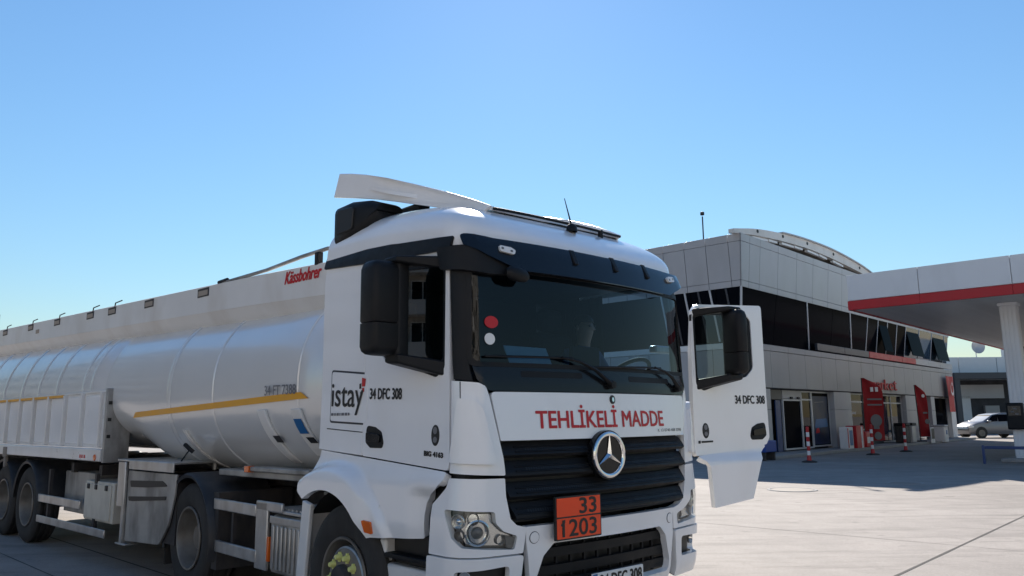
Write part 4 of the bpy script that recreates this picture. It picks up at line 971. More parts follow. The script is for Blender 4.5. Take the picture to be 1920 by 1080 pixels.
# ribbed side box with hose trays
for s in (-1, 1):
    sb = MB(); sb.box(-9.2, -2.74, s * 1.225, s * .98, 1.36, 2.035); sb.box(-9.2, -2.74, s * 1.235, s * 1.0, 2.03, 2.055)
    box_ = obj('side_box', sb, M['coaming'], trl, bevel=.004)
    x = -2.90
    for k in range(9):
        u0 = x - .02 - .66 * k - .62; u1 = x - .02 - .66 * k
        b = MB(); b.box(u0 + .03, u1 - .01, s * 1.230, s * 1.20, 1.40, 2.0); obj('panel', b, W, box_, bevel=.006)
        b = MB(); b.box(u1 - .014, u1 + .036, s * 1.272, s * 1.20, 1.375, 2.03); obj('rib', b, M['coaming'], box_, bevel=.006)
    b = MB(); b.box(-2.90, -2.76, s * 1.238, s * 1.20, 1.40, 2.0); obj('panel', b, M['white2'], box_, bevel=.004)
    b = MB(); b.box(-2.755, -2.70, s * 1.262, s * .97, 1.19, 2.075); obj('corner_post', b, M['alu_dirty'], box_, bevel=.006)
    b = MB(); b.box(-9.2, -2.76, s * 1.285, s * 1.20, 1.205, 1.355); rl_ = obj('lower_rail', b, M['white2'], box_, bevel=.012)
    b = MB(); b.box(-9.2, -4.30, s * 1.261, s * 1.235, 2.004, 2.036)
    for k in range(8): pass
    obj('stripe', b, M['orange_stripe'], box_)
    if s < 0:
        b = MB(); b.lathe([(.001, .012), (.035, .010), (.04, 0)], (-2.90, -1.286, 1.25), 'y', 16, sgn=-1); obj('side_marker', b, M['amber'], rl_)
        for u in (-3.25, -3.33, -3.40): b = MB(); b.box(u - .022, u + .022, -1.288, -1.284, 1.235, 1.275); obj('reflector', b, M['redink'], rl_)
        b = MB(); b.box(-6.72, -6.55, -1.30, -1.26, 1.17, 1.32); b.box(-6.68, -6.6, -1.29, -1.24, 1.02, 1.17); obj('release_valve', b, M['iron'], rl_, bevel=.01)
        for z in (1.5, 1.7, 1.9): b = MB(); b.box(-2.70, -2.692, -1.24, -1.20, z - .02, z + .02); obj('bolt', b, M['ink'], box_)
    # cabinet, guard rails, landing leg cover
    b = MB(); b.box(-3.36, -2.44, s * 1.205, s * .85, .50, .965); cab_ = obj('tool_cabinet', b, M['cream'], trl, bevel=.012)
    b = MB(); b.box(-3.33, -2.50, s * 1.222, s * 1.20, .525, .935); dr_ = obj('cabinet_door', b, M['cream'], cab_, bevel=.006)
    for u in (-3.2, -2.95, -2.62): b = MB(); b.box(u - .03, u + .03, s * 1.238, s * 1.21, .87, .93); obj('latch', b, M['chassis'], dr_, bevel=.004)
    b = MB(); b.box(-4.6, -3.42, s * 1.05, s * .80, .50, 1.03); obj('spare_box', b, M['alu_dirty'], trl, bevel=.01)
    b = MB(); b.box(-5.05, -3.42, s * 1.245, s * 1.215, .605, .71); obj('side_guard_rail', b, M['alu'], trl, bevel=.008)
    b = MB(); b.box(-5.05, -2.56, s * 1.245, s * 1.225, .335, .43); obj('side_guard_rail', b, M['alu'], trl, bevel=.008)
    for u in (-4.7, -3.0): b = MB(); b.box(u - .03, u + .03, s * 1.22, s * 1.18, .34, 1.05); obj('guard_bracket', b, M['chassis'], trl)
    b = MB(); b.box(-2.30, -.80, s * 1.24, s * .62, 1.225, 1.25); b.box(-1.95, -.80, s * 1.245, s * 1.225, 1.145, 1.245); sh_ = obj('deck_plate', b, M['alu'], trl, bevel=.006)
    b = MB(); pr = rounded([(-2.02, .36), (-1.12, .40), (-.92, .60), (-.80, .92), (-.78, 1.13), (-2.02, 1.13)], [.02, .12, .2, .2, .02, .02]); b.prism(pr, lambda p, a: (p[0], a, p[1]), s * 1.215, s * 1.19)
    lp_ = obj('leg_cover', b, M['alu_dirty'], trl, bevel=.006)
    b = MB(); b.box(-2.30, -2.04, s * 1.225, s * 1.19, .72, 1.22); b.box(-2.10, -2.04, s * 1.245, s * 1.19, .33, 1.22); b.box(-2.20, -1.92, s * 1.25, s * 1.10, .315, .335); obj('landing_leg', b, M['alu'], trl, bevel=.006)
    b = MB()
    b.prism(rounded([(-1.95, 1.02), (-1.1, 1.05), (-.95, 1.0), (-1.5, .965), (-1.92, .95)], .02), lambda p, a: (p[0], a, p[1]), s * 1.221, s * 1.21)
    b.prism(rounded([(-1.98, .845), (-1.2, .885), (-.98, .90), (-1.0, .86), (-1.85, .80), (-1.95, .80)], .02), lambda p, a: (p[0], a, p[1]), s * 1.221, s * 1.21)
    obj('slot', b, M['ink'], lp_)
    b = MB(); b.box(-2.02, -.82, s * 1.18, s * .75, .42, 1.12); obj('leg_housing', b, M['chassis'], trl)

# ------------------------------------------------------------------ driver and things in the cab
def person(name, label, loc, rz):
    root = thing(name, label, 'person', loc, rz)
    J = {'pelvis': (0, 0, .10), 'waist': (.0, 0, .28), 'chest': (.01, 0, .48), 'neck0': (.02, 0, .62), 'neck': (.045, 0, .70), 'head': (.07, 0, .80), 'crown': (.065, 0, .90)}
    Rr = {'pelvis': .15, 'waist': .14, 'chest': .155, 'neck0': .085, 'neck': .055, 'head': .092, 'crown': .06}
    E_ = [('pelvis', 'waist'), ('waist', 'chest'), ('chest', 'neck0'), ('neck0', 'neck'), ('neck', 'head'), ('head', 'crown')]
    for s in (-1, 1):
        k = 'l' if s > 0 else 'r'
        J.update({k + 'sh': (.02, s * .19, .57), k + 'el': (.14, s * .25, .34), k + 'wr': (.36, s * .16, .36), k + 'ha': (.43, s * .14, .38),
                  k + 'hip': (.06, s * .10, .08), k + 'kn': (.50, s * .14, .12), k + 'an': (.58, s * .14, -.30), k + 'to': (.72, s * .15, -.36)})
        Rr.update({k + 'sh': .075, k + 'el': .05, k + 'wr': .033, k + 'ha': .036, k + 'hip': .10, k + 'kn': .068, k + 'an': .05, k + 'to': .04})
        E_ += [('chest', k + 'sh'), (k + 'sh', k + 'el'), (k + 'el', k + 'wr'), (k + 'wr', k + 'ha'), ('pelvis', k + 'hip'), (k + 'hip', k + 'kn'), (k + 'kn', k + 'an'), (k + 'an', k + 'to')]
    names = list(J); me = bpy.data.meshes.new('body')
    me.from_pydata([J[n] for n in names], [(names.index(a), names.index(c)) for a, c in E_], [])
    o = bpy.data.objects.new('body', me); C.objects.link(o)
    m1 = o.modifiers.new('skin', 'SKIN'); o.modifiers.new('sub', 'SUBSURF').levels = 2
    for i, n in enumerate(names):
        me.skin_vertices[0].data[i].radius = (Rr[n], Rr[n])
        me.skin_vertices[0].data[i].use_root = (n == 'pelvis')
    dg = bpy.context.evaluated_depsgraph_get(); m2 = bpy.data.meshes.new_from_object(o.evaluated_get(dg))
    bpy.data.objects.remove(o)
    for mm in ('shirt', 'skin', 'liner'): m2.materials.append(M[mm])
    for p in m2.polygons:
        c = p.center; p.use_smooth = True
        p.material_index = 1 if (c.z > .655 or (c.x > .20 and c.z > .30)) else (2 if c.z < .16 else 0)
    body = bpy.data.objects.new('body', m2); C.objects.link(body); body.parent = root
    h = MB(); bmesh.ops.create_uvsphere(h.bm, u_segments=16, v_segments=10, radius=1)
    for v in h.bm.verts: v.co = Vector((.045 + v.co.x * .098, v.co.y * .088, .862 + max(v.co.z, -.55 if v.co.x < 0 else -.05) * .075))
    obj('hair', h, M['hair'], root, angle=80)
    n_ = MB(); n_.loft([[(.155, -.004, .845), (.155, .004, .845)], [(.180, -.013, .79), (.180, .013, .79)], [(.15, -.013, .783), (.15, .013, .783)]], cap=False, closed=False); obj('nose', n_, M['skin'], root)
    for s in (-1, 1):
        e = MB(); bmesh.ops.create_uvsphere(e.bm, u_segments=8, v_segments=6, radius=1)
        for v in e.bm.verts: v.co = Vector((.06 + v.co.x * .018, s * .092 + v.co.y * .010, .805 + v.co.z * .030))
        obj('ear', e, M['skin'], root, angle=80)
        e = MB(); bmesh.ops.create_uvsphere(e.bm, u_segments=8, v_segments=6, radius=.011)
        for v in e.bm.verts: v.co += Vector((.150, s * .032, .825))
        obj('eye', e, M['ink'], root, angle=80)
        for k in range(5):
            f = MB(); y = s * (.125 + .014 * k)
            p0 = Vector((.44, y, .385)); f.tube([p0, p0 + Vector((.045, 0, .02)), p0 + Vector((.06, 0, -.01)), p0 + Vector((.045, 0, -.03))] if k else [p0 + Vector((0, -s * .02, 0)), p0 + Vector((.02, -s * .045, .01)), p0 + Vector((.045, -s * .045, .0))], .009, 6)
            obj('finger', f, M['skin'], root, angle=80)
    return root
Rm = Matrix.Rotation(YAW, 4, 'Z')
def inT(u, v, z): return Vector((-0.336, 6.76, 0)) + Rm @ Vector((u, v, z))
person('person', 'driver in a dark blue shirt seated behind the windscreen of the white truck', inT(.50, .80, 1.62), YAW)
b = MB(); b.hexa([(-.004, -.20, 0), (.004, -.20, 0), (.004, .20, 0), (-.004, .20, 0), (-.09, -.20, .17), (-.082, -.20, .17), (-.082, .20, .17), (-.09, .20, .17)])
o = obj('document', b, M['paper']); o.location = inT(1.33, -.57, 1.975); o.rotation_euler = (0, 0, YAW); tag(o, 'pale paper sheet standing on the dashboard behind the windscreen', 'paper')
b = MB(); b.box(-.02, .02, -.15, .15, 0, .19); b.box(-.06, .06, -.06, .06, -.02, .0)
o = obj('tablet_holder', b, M['liner'], bevel=.012); o.location = inT(1.26, .02, 1.985); o.rotation_euler = (0, 0, YAW); tag(o, 'dark tablet screen standing in the middle of the truck dashboard', 'tablet')
b = MB(); b.box(-.1, .1, -.19, .19, 0, .012); o = obj('clipboard', b, M['paper']); o.location = inT(1.22, .72, 1.955); o.rotation_euler = (0, 0, YAW + .2); tag(o, 'pale papers lying on the dashboard in front of the driver', 'paper')

# ------------------------------------------------------------------ station shop building
BA = rad(47.5)
shop = thing('station_building', 'two storey grey panelled station shop with dark glass upper floor and red market sign', 'building', (9.475, 32.184, 0), BA)
LEN, DEP = 31.2, 16.0
core = MB()
core.box(.5, LEN - .3, .6, DEP, 4.66, 8.9)
core.box(.3, LEN - .3, 7.0, DEP, 0, 4.66); core.box(.30, LEN - .3, .30, 7.0, 2.95, 4.66)
obj('wall', core, M['interior'], shop)
def panel(name, pts_out, inward, m, parent, t=.05, bevel=.006):
    """a cladding sheet from 4 outer corners (ccw from outside)"""
    b = MB(); iv = Vector(inward) * t; o_ = [Vector(p) for p in pts_out]; i_ = [p + iv for p in o_]
    b.hexa([i_[0], i_[1], o_[1], o_[0], i_[3], i_[2], o_[2], o_[3]])
    return obj(name, b, m, parent, bevel=bevel)
BAT = .20
def oy(z): return -.0 - BAT * (z - 7.0) / 2.2
upz = [(7.0, 7.255), (7.27, 8.87), (8.885, 9.20)]
seams = [0, .67, 1.65, 3.45, 5.45, 7.35, 9.25, 11.1, 13.0, 14.9, 16.8, 18.7, 20.6, 22.5, 24.4, 26.3, 28.2, 30.1, LEN]
G_ = .012
for za, zb in upz:
    for x0, x1 in zip(seams, seams[1:]):
        xa = x0 if x0 > 0 else None
        def px(z, x): return x + (oy(z) if x == 0 else 0) * (1 if x == 0 else 0)
        e0 = 0 if x0 == 0 else G_
        panel('cladding_panel', [(px(za, x0) + e0, oy(za), za), (x1 - G_, oy(za), za), (x1 - G_, oy(zb), zb), (px(zb, x0) + e0, oy(zb), zb)], (0, 1, 0), M['cladding'], shop)
    ys = [0, .41, 1.46, 2.50, 3.55, 4.60, 5.65, 6.7, 7.75, 8.8, 9.85, 10.9, 11.95, 13, 14.05, 15.1, DEP]
    for y0, y1 in zip(ys, ys[1:]):
        e0 = 0 if y0 == 0 else G_
        def py(z, y): return y + (oy(z) if y == 0 else 0)
        panel('cladding_panel', [(oy(za), y1 - G_, za), (oy(za), py(za, y0) + e0, za), (oy(zb), py(zb, y0) + e0, zb), (oy(zb), y1 - G_, zb)], (1, 0, 0), M['cladding'], shop)
b = MB(); b.box(.06, LEN - .1, .06, DEP - .1, 7.02, 9.12); obj('parapet', b, M['joint'], shop)
# dark glass storey, leaning in under the overhang
def gy(z): return .34 - .32 * (z - 4.75) / 2.25
mull = [.35, 6.9, 12.6]
gs = [.02, 3.4, 7.0, 10.0, 12.6, 15.0]
for x0, x1 in zip(gs, gs[1:]):
    panel('glass_pane', [(x0 + .02 + (.31 if x0 < .1 else 0), gy(4.8), 4.80), (x1 - .02, gy(4.8), 4.80), (x1 - .02, gy(7.0), 7.0), (x0 + .02, gy(7.0), 7.0)], (0, 1, 0), M['bglass'], shop, t=.03, bevel=0)
for x in (7.0, 12.6):
    panel('mullion', [(x + .30, gy(4.8) - .04, 4.80), (x + .38, gy(4.8) - .04, 4.80), (x - .26, gy(7.0) - .04, 7.0), (x - .34, gy(7.0) - .04, 7.0)], (0, 1, 0), M['frame'], shop, t=.06)
b = MB(); b.hexa([(.27, .27, 4.72), (.34, .27, 4.72), (.34, .34, 4.72), (.27, .34, 4.72), (-.03, -.03, 7.0), (.04, -.03, 7.0), (.04, .04, 7.0), (-.03, .04, 7.0)]); obj('corner_mullion', b, M['frame'], shop)
for y0, y1 in ((.05, 1.2), (1.2, 2.4), (2.4, 3.6), (3.6, 6.0), (6.0, 9.0), (9.0, 12.0), (12.0, 15.9)):
    panel('glass_pane', [(gy(4.8), y1 - .02, 4.80), (gy(4.8), y0 + .02 + (.28 if y0 < .1 else 0), 4.80), (gy(7.0), y0 + .0, 7.0), (gy(7.0), y1 - .02, 7.0)], (1, 0, 0), M['bglass'], shop, t=.03, bevel=0)
for y in (.45, 1.2, 1.75, 2.4, 3.0, 3.6):
    panel('mullion', [(gy(4.8) - .04, y + .10, 4.80), (gy(4.8) - .04, y + .02, 4.80), (gy(7.0) - .04, y + .22, 7.0), (gy(7.0) - .04, y + .30, 7.0)], (1, 0, 0), M['frame'] if y in (1.2, 2.4, 3.6) else M['darkframe'], shop, t=.06)
b = MB(); b.box(.40, LEN - .4, .42, .60, 4.7, 7.0); obj('glass_backing', b, M['ink'], shop)
# far part: panes with the sky reflection put in as blue, tilted-out vents
xs_ = [15.0, 16.7, 18.3, 20.0, 21.7, 24.4, 27.2, 30.1, LEN - .1]
for i, (x0, x1) in enumerate(zip(xs_, xs_[1:])):
    z0 = 5.16
    panel('glass_pane', [(x0 + .03, gy(z0), z0), (x1 - .03, gy(z0), z0), (x1 - .03, gy(7.0), 7.0), (x0 + .03, gy(7.0), 7.0)], (0, 1, 0), M['bglass_sky'] if i >= 4 else M['bglass'], shop, t=.03, bevel=0)
    panel('mullion', [(x0 - .03, gy(z0) - .03, z0), (x0 + .03, gy(z0) - .03, z0), (x0 + .03, gy(7) - .03, 7.0), (x0 - .03, gy(7) - .03, 7.0)], (0, 1, 0), M['frame'], shop, t=.05)
for x0, x1 in ((16.8, 18.2), (21.8, 24.2), (27.3, 30.0)):
    zt, zb = 6.75, 5.25
    b = MB(); p = [(x0, gy(zb) - .50, zb), (x1, gy(zb) - .50, zb), (x1, gy(zt) - .03, zt), (x0, gy(zt) - .03, zt)]
    q = [Vector(a) + Vector((0, .05, .02)) for a in p]
    b.hexa([q[0], q[1], p[1], p[0], q[3], q[2], p[2], p[3]]); obj('awning_window', b, M['bglass'], shop)
b = MB(); b.box(14.62, 20.2, -.05, .10, 4.77, 5.10); sg = obj('red_sill_sign', b, M['red'], shop, bevel=.01)
b = MB(); b.box(20.25, 22.9, -.05, .10, 4.77, 5.10); obj('red_sill_sign', b, M['red'], shop, bevel=.01)
for x0, x1 in ((7.5, 11.0), (11.03, 14.58)):
    b = MB(); b.box(x0, x1, -.04, .10, 4.77, 5.10); obj('sill_panel', b, M['darkframe'], shop, bevel=.01)
for x0, x1 in ((22.95, 25.6), (25.63, 28.3), (28.33, LEN)):
    b = MB(); b.box(x0, x1, -.04, .10, 4.77, 5.13); obj('sill_panel', b, M['cladding'], shop, bevel=.01)
# lower band
sx = [0, 1.2, 2.35, 4.15, 6.0, 7.9, 9.75, 11.5, 13.3, 15.1, 16.9, 18.7, 20.5, 22.3, 24.1, 25.9, 27.7, 29.5, LEN]
for x0, x1 in zip(sx, sx[1:]):
    panel('cladding_panel', [(x0 + (0 if x0 == 0 else G_), 0, 2.88), (x1 - G_, 0, 2.88), (x1 - G_, 0, 4.44), (x0 + (0 if x0 == 0 else G_), 0, 4.44)], (0, 1, 0), M['cladding2'], shop)
    panel('coping', [(x0 + (0 if x0 == 0 else G_), -.02, 4.455), (x1 - .004, -.02, 4.455), (x1 - .004, -.02, 4.70), (x0 + (0 if x0 == 0 else G_), -.02, 4.70)], (0, 1, 0), M['cladding2'], shop, t=.3)
for y0, y1 in zip(ys, ys[1:]):
    panel('cladding_panel', [(0, y1 - G_, 0.15), (0, y0 + (0.05 if y0 == 0 else G_), 0.15), (0, y0 + (0.05 if y0 == 0 else G_), 4.44), (0, y1 - G_, 4.44)], (1, 0, 0), M['cladding'], shop)
    panel('coping', [(-.02, y1 - .004, 4.455), (-.02, y0 + (.05 if y0 == 0 else 0), 4.455), (-.02, y0 + (.05 if y0 == 0 else 0), 4.70), (-.02, y1 - .004, 4.70)], (1, 0, 0), M['coping'], shop, t=.3)
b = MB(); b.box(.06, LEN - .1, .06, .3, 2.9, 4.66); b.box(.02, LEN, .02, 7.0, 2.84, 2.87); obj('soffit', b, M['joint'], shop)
# ground floor
b = MB(); b.box(-.3, LEN + .2, -1.0, .6, 0, .14); obj('plinth', b, M['conc'], shop, bevel=.02)
b = MB(); b.box(.4, LEN - .3, 1.0, 7.0, .13, .16); obj('shop_floor', b, M['interior'], shop)
for x0, x1 in ((.05, 2.2), (9.25, 11.55), (20.45, 22.5), (25.6, 26.4), (30.1, LEN)):
    for z0, z1 in ((.15, 1.95), (1.965, 2.83)):
        b = MB(); b.box(x0, x1 - .01, .03, .5, z0, z1); obj('pillar_panel', b, M['cladding'] if x0 < 29 else M['coping'], shop, bevel=.01)
def shopfront(x0, x1, z0, z1, y=.28, trans=None, cols=(), m='shopglass', fw=.07):
    b = MB(); b.box(x0 + fw, x1 - fw, y + .02, y + .03, z0 + fw, z1 - fw); p_ = obj('shop_window', b, M[m], shop)
    bars = [(x0, x0 + fw, z0, z1), (x1 - fw, x1, z0, z1), (x0 + fw, x1 - fw, z0, z0 + fw), (x0 + fw, x1 - fw, z1 - fw, z1)]
    if trans: bars.append((x0 + fw, x1 - fw, trans - fw / 2, trans + fw / 2))
    for c in cols: bars.append((c - fw / 2, c + fw / 2, z0 + fw, z1 - fw))
    for a, b2, c, d in bars:
        k = MB(); k.box(a, b2, y - .03 if (a, b2) in ((x0, x0 + fw), (x1 - fw, x1)) else y - .027, y + .05, c, d); obj('window_frame', k, M['frame'], p_)
    return p_
b = MB(); b.box(2.25, 3.75, .9, .95, .15, 2.8); obj('doorway_shade', b, M['ink'], shop)  # black sheet standing in for the shade inside the opening
b = MB(); b.box(2.25, 3.75, .25, .32, 2.40, 2.82); obj('door_header', b, M['darkframe'], shop)
b = MB(); b.box(3.20, 3.72, .30, .36, .15, 2.38); obj('door_leaf', b, M['blue'], shop, bevel=.01)
d1 = shopfront(3.85, 5.85, .20, 2.42, m='bglass'); b = MB(); b.box(3.85, 5.85, .25, .33, 2.44, 2.82); obj('door_header', b, M['cladding'], shop, bevel=.01)
for x in (4.7, 5.45): b = MB(); b.box(x - .12, x + .12, .18, .25, 2.45, 2.53); obj('door_sensor', b, K, shop, bevel=.02)
shopfront(5.85, 7.02, .20, 2.82, trans=2.42)
w3 = shopfront(7.02, 9.2, .24, 2.82, m='bglass')
b = MB(); b.box(7.2, 9.0, .293, .297, .35, 2.6); ps_ = obj('poster', b, mat('poster_blue', (.01, .025, .07), .4, var=.6, vs=1.5), w3)
for x0, x1, z0, z1, mm in ((7.35, 8.6, 2.28, 2.36, 'greyink'), (7.3, 8.9, 1.1, 1.55, 'blueink'), (7.35, 7.9, .85, 1.12, 'redink')):
    b = MB(); b.loft([[(x, yy, z) for x, z in rounded([(x0, z0), (x1, z0 + .05), (x1 - .1, z1), (x0 + .2, z1 - .03)], .1)] for yy in (.289, .292)]); obj('poster_print', b, M[mm], ps_)
shopfront(11.65, 16.5, .9, 2.82, trans=2.38, cols=(13.9,))
b = MB(); b.box(11.65, 16.5, .2, .5, .15, .9); obj('stall_riser', b, M['darkframe'], shop)
shopfront(16.55, 20.35, .18, 2.82, trans=2.36, cols=(18.4,), m='shopglass')
w4 = shopfront(22.55, 25.55, .3, 2.82, trans=None, m='shopglass')
b = MB(); b.box(22.7, 25.2, .24, .255, .6, 2.7); ps_ = obj('poster', b, M['redcloth'], w4)
for z0, z1, x0, x1 in ((2.25, 2.4, 22.9, 23.8), (1.95, 2.05, 22.9, 23.9), (1.65, 1.75, 22.9, 23.7), (1.1, 1.4, 22.95, 23.9)):
    b = MB(); b.box(x0, x1, .236, .239, z0, z1); obj('poster_print', b, M['greyink'], ps_)
shopfront(26.45, 30.05, .2, 2.82, m='bglass')
for x in (11.72, 12.0): pass
b = MB(); b.box(11.72, 11.95, .22, .25, 1.0, 2.3); b.box(11.95, 12.6, .22, .25, 1.75, 1.85); b2 = obj('window_white_bars', b, M['coping'], shop)  # plain white bars in front of the shop window
# goods seen through the glass
for k in range(14):
    x = 12 + k * .62 + random.uniform(-.1, .1); h = random.uniform(.9, 1.9); b = MB(); b.box(x, x + .5, 1.6, 2.1, .16, h)
    obj('shop_shelf', b, M[random.choice(['redink', 'blueink', 'greyink', 'cladding', 'interior'])], shop)
# market sign
for i, ch in enumerate('market'):
    wds = [.95, .68, .48, .68, .68, .52]; hts = [.40, .40, .40, .58, .40, .54]
    x = 14.2 + sum(wds[:i]) + .09 * i
    lettering(ch, wds[i], hts[i], lambda a, c, o: Vector((x + a, -.02 - o, 3.06 + c)), M['red'], shop, name='sign_letter', off=.08, step=(0, 0), thick=.06)
# curved roof
fr_ = lambda x: 9.36 + .78 * math.sin(math.pi * min(1, max(0, (x + .7) / 17.6)) * .92 + .06)
arcx = [(-.66, 9.36), (1.54, 9.71), (4.13, 9.94), (6.89, 10.06), (10.2, 10.05), (13.93, 9.81), (16.2, 9.50), (17.5, 9.25)]
lowx = [(-.66, 9.13), (1.5, 9.36), (4.07, 9.53), (7.27, 9.63), (10.87, 9.54), (14.83, 9.32), (16.9, 9.12), (17.5, 9.05)]
X_ = [-.66 + 18.1 * k / 40 for k in range(41)]
cr = MB(); cr.loft([[(x, -.14, smooth_tab(lowx, x)), (x, -.14, smooth_tab(arcx, x) - .05), (x, .10, smooth_tab(arcx, x) - .05), (x, .10, smooth_tab(lowx, x))] for x in X_])
roofp = obj('curved_roof_beam', cr, M['truss'], shop, angle=30)
cr = MB(); cr.loft([[(x, -.24, smooth_tab(arcx, x) - .045), (x, -.24, smooth_tab(arcx, x) + .01), (x, 5.0, smooth_tab(arcx, x) + .12), (x, 5.0, smooth_tab(arcx, x) + .04)] for x in [4 + 13.4 * k / 30 for k in range(31)]]); obj('curved_roof_sheet', cr, M['cladding'], shop, angle=30)
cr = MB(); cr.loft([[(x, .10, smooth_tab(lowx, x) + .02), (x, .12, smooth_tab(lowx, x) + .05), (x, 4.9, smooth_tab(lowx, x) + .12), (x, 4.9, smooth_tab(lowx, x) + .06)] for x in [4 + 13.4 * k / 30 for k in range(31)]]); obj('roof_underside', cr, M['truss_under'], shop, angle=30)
for x in (1.54, 4.13, 6.89, 10.2, 13.9):
    b = MB(); z = (smooth_tab(arcx, x) + smooth_tab(lowx, x)) / 2 + .02; b.lathe([(.001, .0), (.075, .0), (.075, .03)], (x, -.165, z), 'y', 14); obj('beam_hole', b, M['ink'], roofp)
for x0, x1 in ((1.1, 2.6), (2.75, 3.6), (4.1, 5.4), (5.5, 6.4), (7.0, 8.3), (8.45, 9.4), (10.2, 11.6)):
    b = MB(); b.hexa([(x0, -.10, smooth_tab(lowx, x0) - .14), (x1, -.10, smooth_tab(lowx, x1) - .16), (x1, .05, smooth_tab(lowx, x1) - .16), (x0, .05, smooth_tab(lowx, x0) - .14), (x0, -.10, smooth_tab(lowx, x0) - .04), (x1, -.10, smooth_tab(lowx, x1) - .07), (x1, .05, smooth_tab(lowx, x1) - .07), (x0, .05, smooth_tab(lowx, x0) - .04)])
    obj('roof_purlin', b, M['coping'], roofp)
b = MB(); b.tube([(.35, 1.8, 9.1), (.35, 1.8, 10.35)], .03, 8); b.lathe([(.001, .16), (.09, .12), (.09, 0), (.03, -.02)], (.35, 1.8, 10.42), 'z', 10); obj('roof_mast', b, M['chassis'], shop)
# end wall white edge
b = MB(); b.box(LEN - .32, LEN + .02, .02, .8, .14, 2.84); obj('end_pier', b, M['coping'], shop, bevel=.02)

# ------------------------------------------------------------------ forecourt canopy
canopy = thing('fuel_canopy', 'white fuel station canopy with red edge stripe on a fluted column', 'canopy', (9.475, 32.184, 0), BA)
CX0, CX1, CY0, CY1, CZ, CH = .37, 30.0, -21.0, -4.12, 5.6, 1.33
b = MB(); b.box(CX0 + .1, CX1, CY0, CY1 - .1, CZ + .09, CZ + CH - .05); obj('roof_deck', b, M['canopy'], canopy)
ys2 = [CY1 - 2.62 * k for k in range(0, 7)]
ys2 = [CY1, -6.62, -9.5, -12.4, -15.3, -18.2, CY0]
for y1, y0 in zip(ys2, ys2[1:]):
    b = MB(); b.box(CX0, CX0 + .09, y0 + .01, y1 - (.0 if y1 == CY1 else .01), CZ + .36, CZ + CH); obj('fascia_panel', b, M['canopy'], canopy, bevel=.008)
    b = MB(); b.box(CX0 - .02, CX0 + .09, y0 + .003, y1 - (-.02 if y1 == CY1 else .003), CZ, CZ + .345); obj('red_stripe', b, M['red'], canopy, bevel=.01)
x = CX0
while x < CX1:
    b = MB(); b.box(x + .095, min(x + 2.9, CX1) - .01, CY1 - .09, CY1, CZ + .16, CZ + CH); obj('fascia_panel', b, M['canopy'], canopy, bevel=.008)
    b = MB(); b.box(x + .092, min(x + 2.9, CX1), CY1 - .09, CY1 + .02, CZ, CZ + .15); obj('red_stripe', b, M['red'], canopy, bevel=.01); x += 2.9
sl0 = MB(); sl0.box(CX0 + .10, CX0 + .395, CY0, CY1 - .10, CZ + .03, CZ + .09); s0 = obj('soffit_slat', sl0, M['soffit'], canopy, bevel=.008)
k = 1
while CX0 + .10 + .30 * k < CX1 - .3:
    c = s0.copy(); C.objects.link(c); c.location = (.30 * k, 0, 0); k += 1
def column(cx, cy):
    b = MB(); b.box(cx - .25, cx + .25, cy - .25, cy + .25, .12, CZ + .05); co = obj('column', b, M['canopy'], canopy, bevel=.02)
    for s in (-1, 1):
        for o_ in (-.195, -.065, .065, .195):
            b = MB(); b.box(cx + s * .25, cx + s * .266, cy + o_ - .048, cy + o_ + .048, .2, CZ - .1); obj('flute', b, M['canopy'], co, bevel=.006)
            b = MB(); b.box(cx + o_ - .048, cx + o_ + .048, cy + s * .25, cy + s * .266, .2, CZ - .1); obj('flute', b, M['canopy'], co, bevel=.006)
    b = MB(); b.box(cx - .31, cx + .31, cy - .31, cy + .31, CZ - .09, CZ + .03); obj('column_cap', b, M['canopy'], co, bevel=.02)
    b = MB(); b.box(cx - .85, cx + 4.0, cy - .75, cy + .6, 0, .14); obj('column_island', b, M['conc'], co, bevel=.03)
    return co
column(2.95, -8.86); column(12.5, -8.45); column(12.5, -16.0)
b = MB(); b.box(2.46, 2.68, -9.02, -8.50, 1.12, 2.05); cb = obj('column_box', b, K, canopy, bevel=.05, seg=3)
b = MB(); b.box(2.445, 2.465, -8.96, -8.56, 1.6, 1.95); obj('box_screen', b, M['blackgloss'], cb, bevel=.008)
for y, z in ((-8.78, 1.85), (-8.70, 1.74), (-8.83, 1.66)): b = MB(); b.box(2.435, 2.45, y - .05, y + .05, z - .02, z + .02); obj('box_key', b, M['greyink'], cb)
b = MB(); b.box(3.2, 3.9, -9.05, -8.85, 3.1, 4.1); obj('column_display', b, K, canopy, bevel=.02)
b = MB(); b.box(3.4, 4.1, -9.2, -8.86, .12, 2.3); pm = obj('fuel_pump', b, M['canopy'], canopy, bevel=.04); b = MB(); b.box(3.38, 3.41, -9.15, -8.9, 1.3, 2.0); obj('pump_screen', b, M['ink'], pm)
rb_ = thing('guard_rail', 'low dark blue tube barrier in front of the canopy column', 'barrier', (9.475, 32.184, 0), BA)
b = MB(); b.box(.85, .95, -8.05, -7.97, 0, .62); obj('rail_post', b, M['blue'], rb_, bevel=.015)
b = MB(); b.box(.86, .94, -10.6, -8.05, .50, .60); obj('top_rail', b, M['blue'], rb_, bevel=.015)
b = MB(); b.box(.85, .95, -10.7, -10.6, 0, .62); obj('rail_post', b, M['blue'], rb_, bevel=.015)

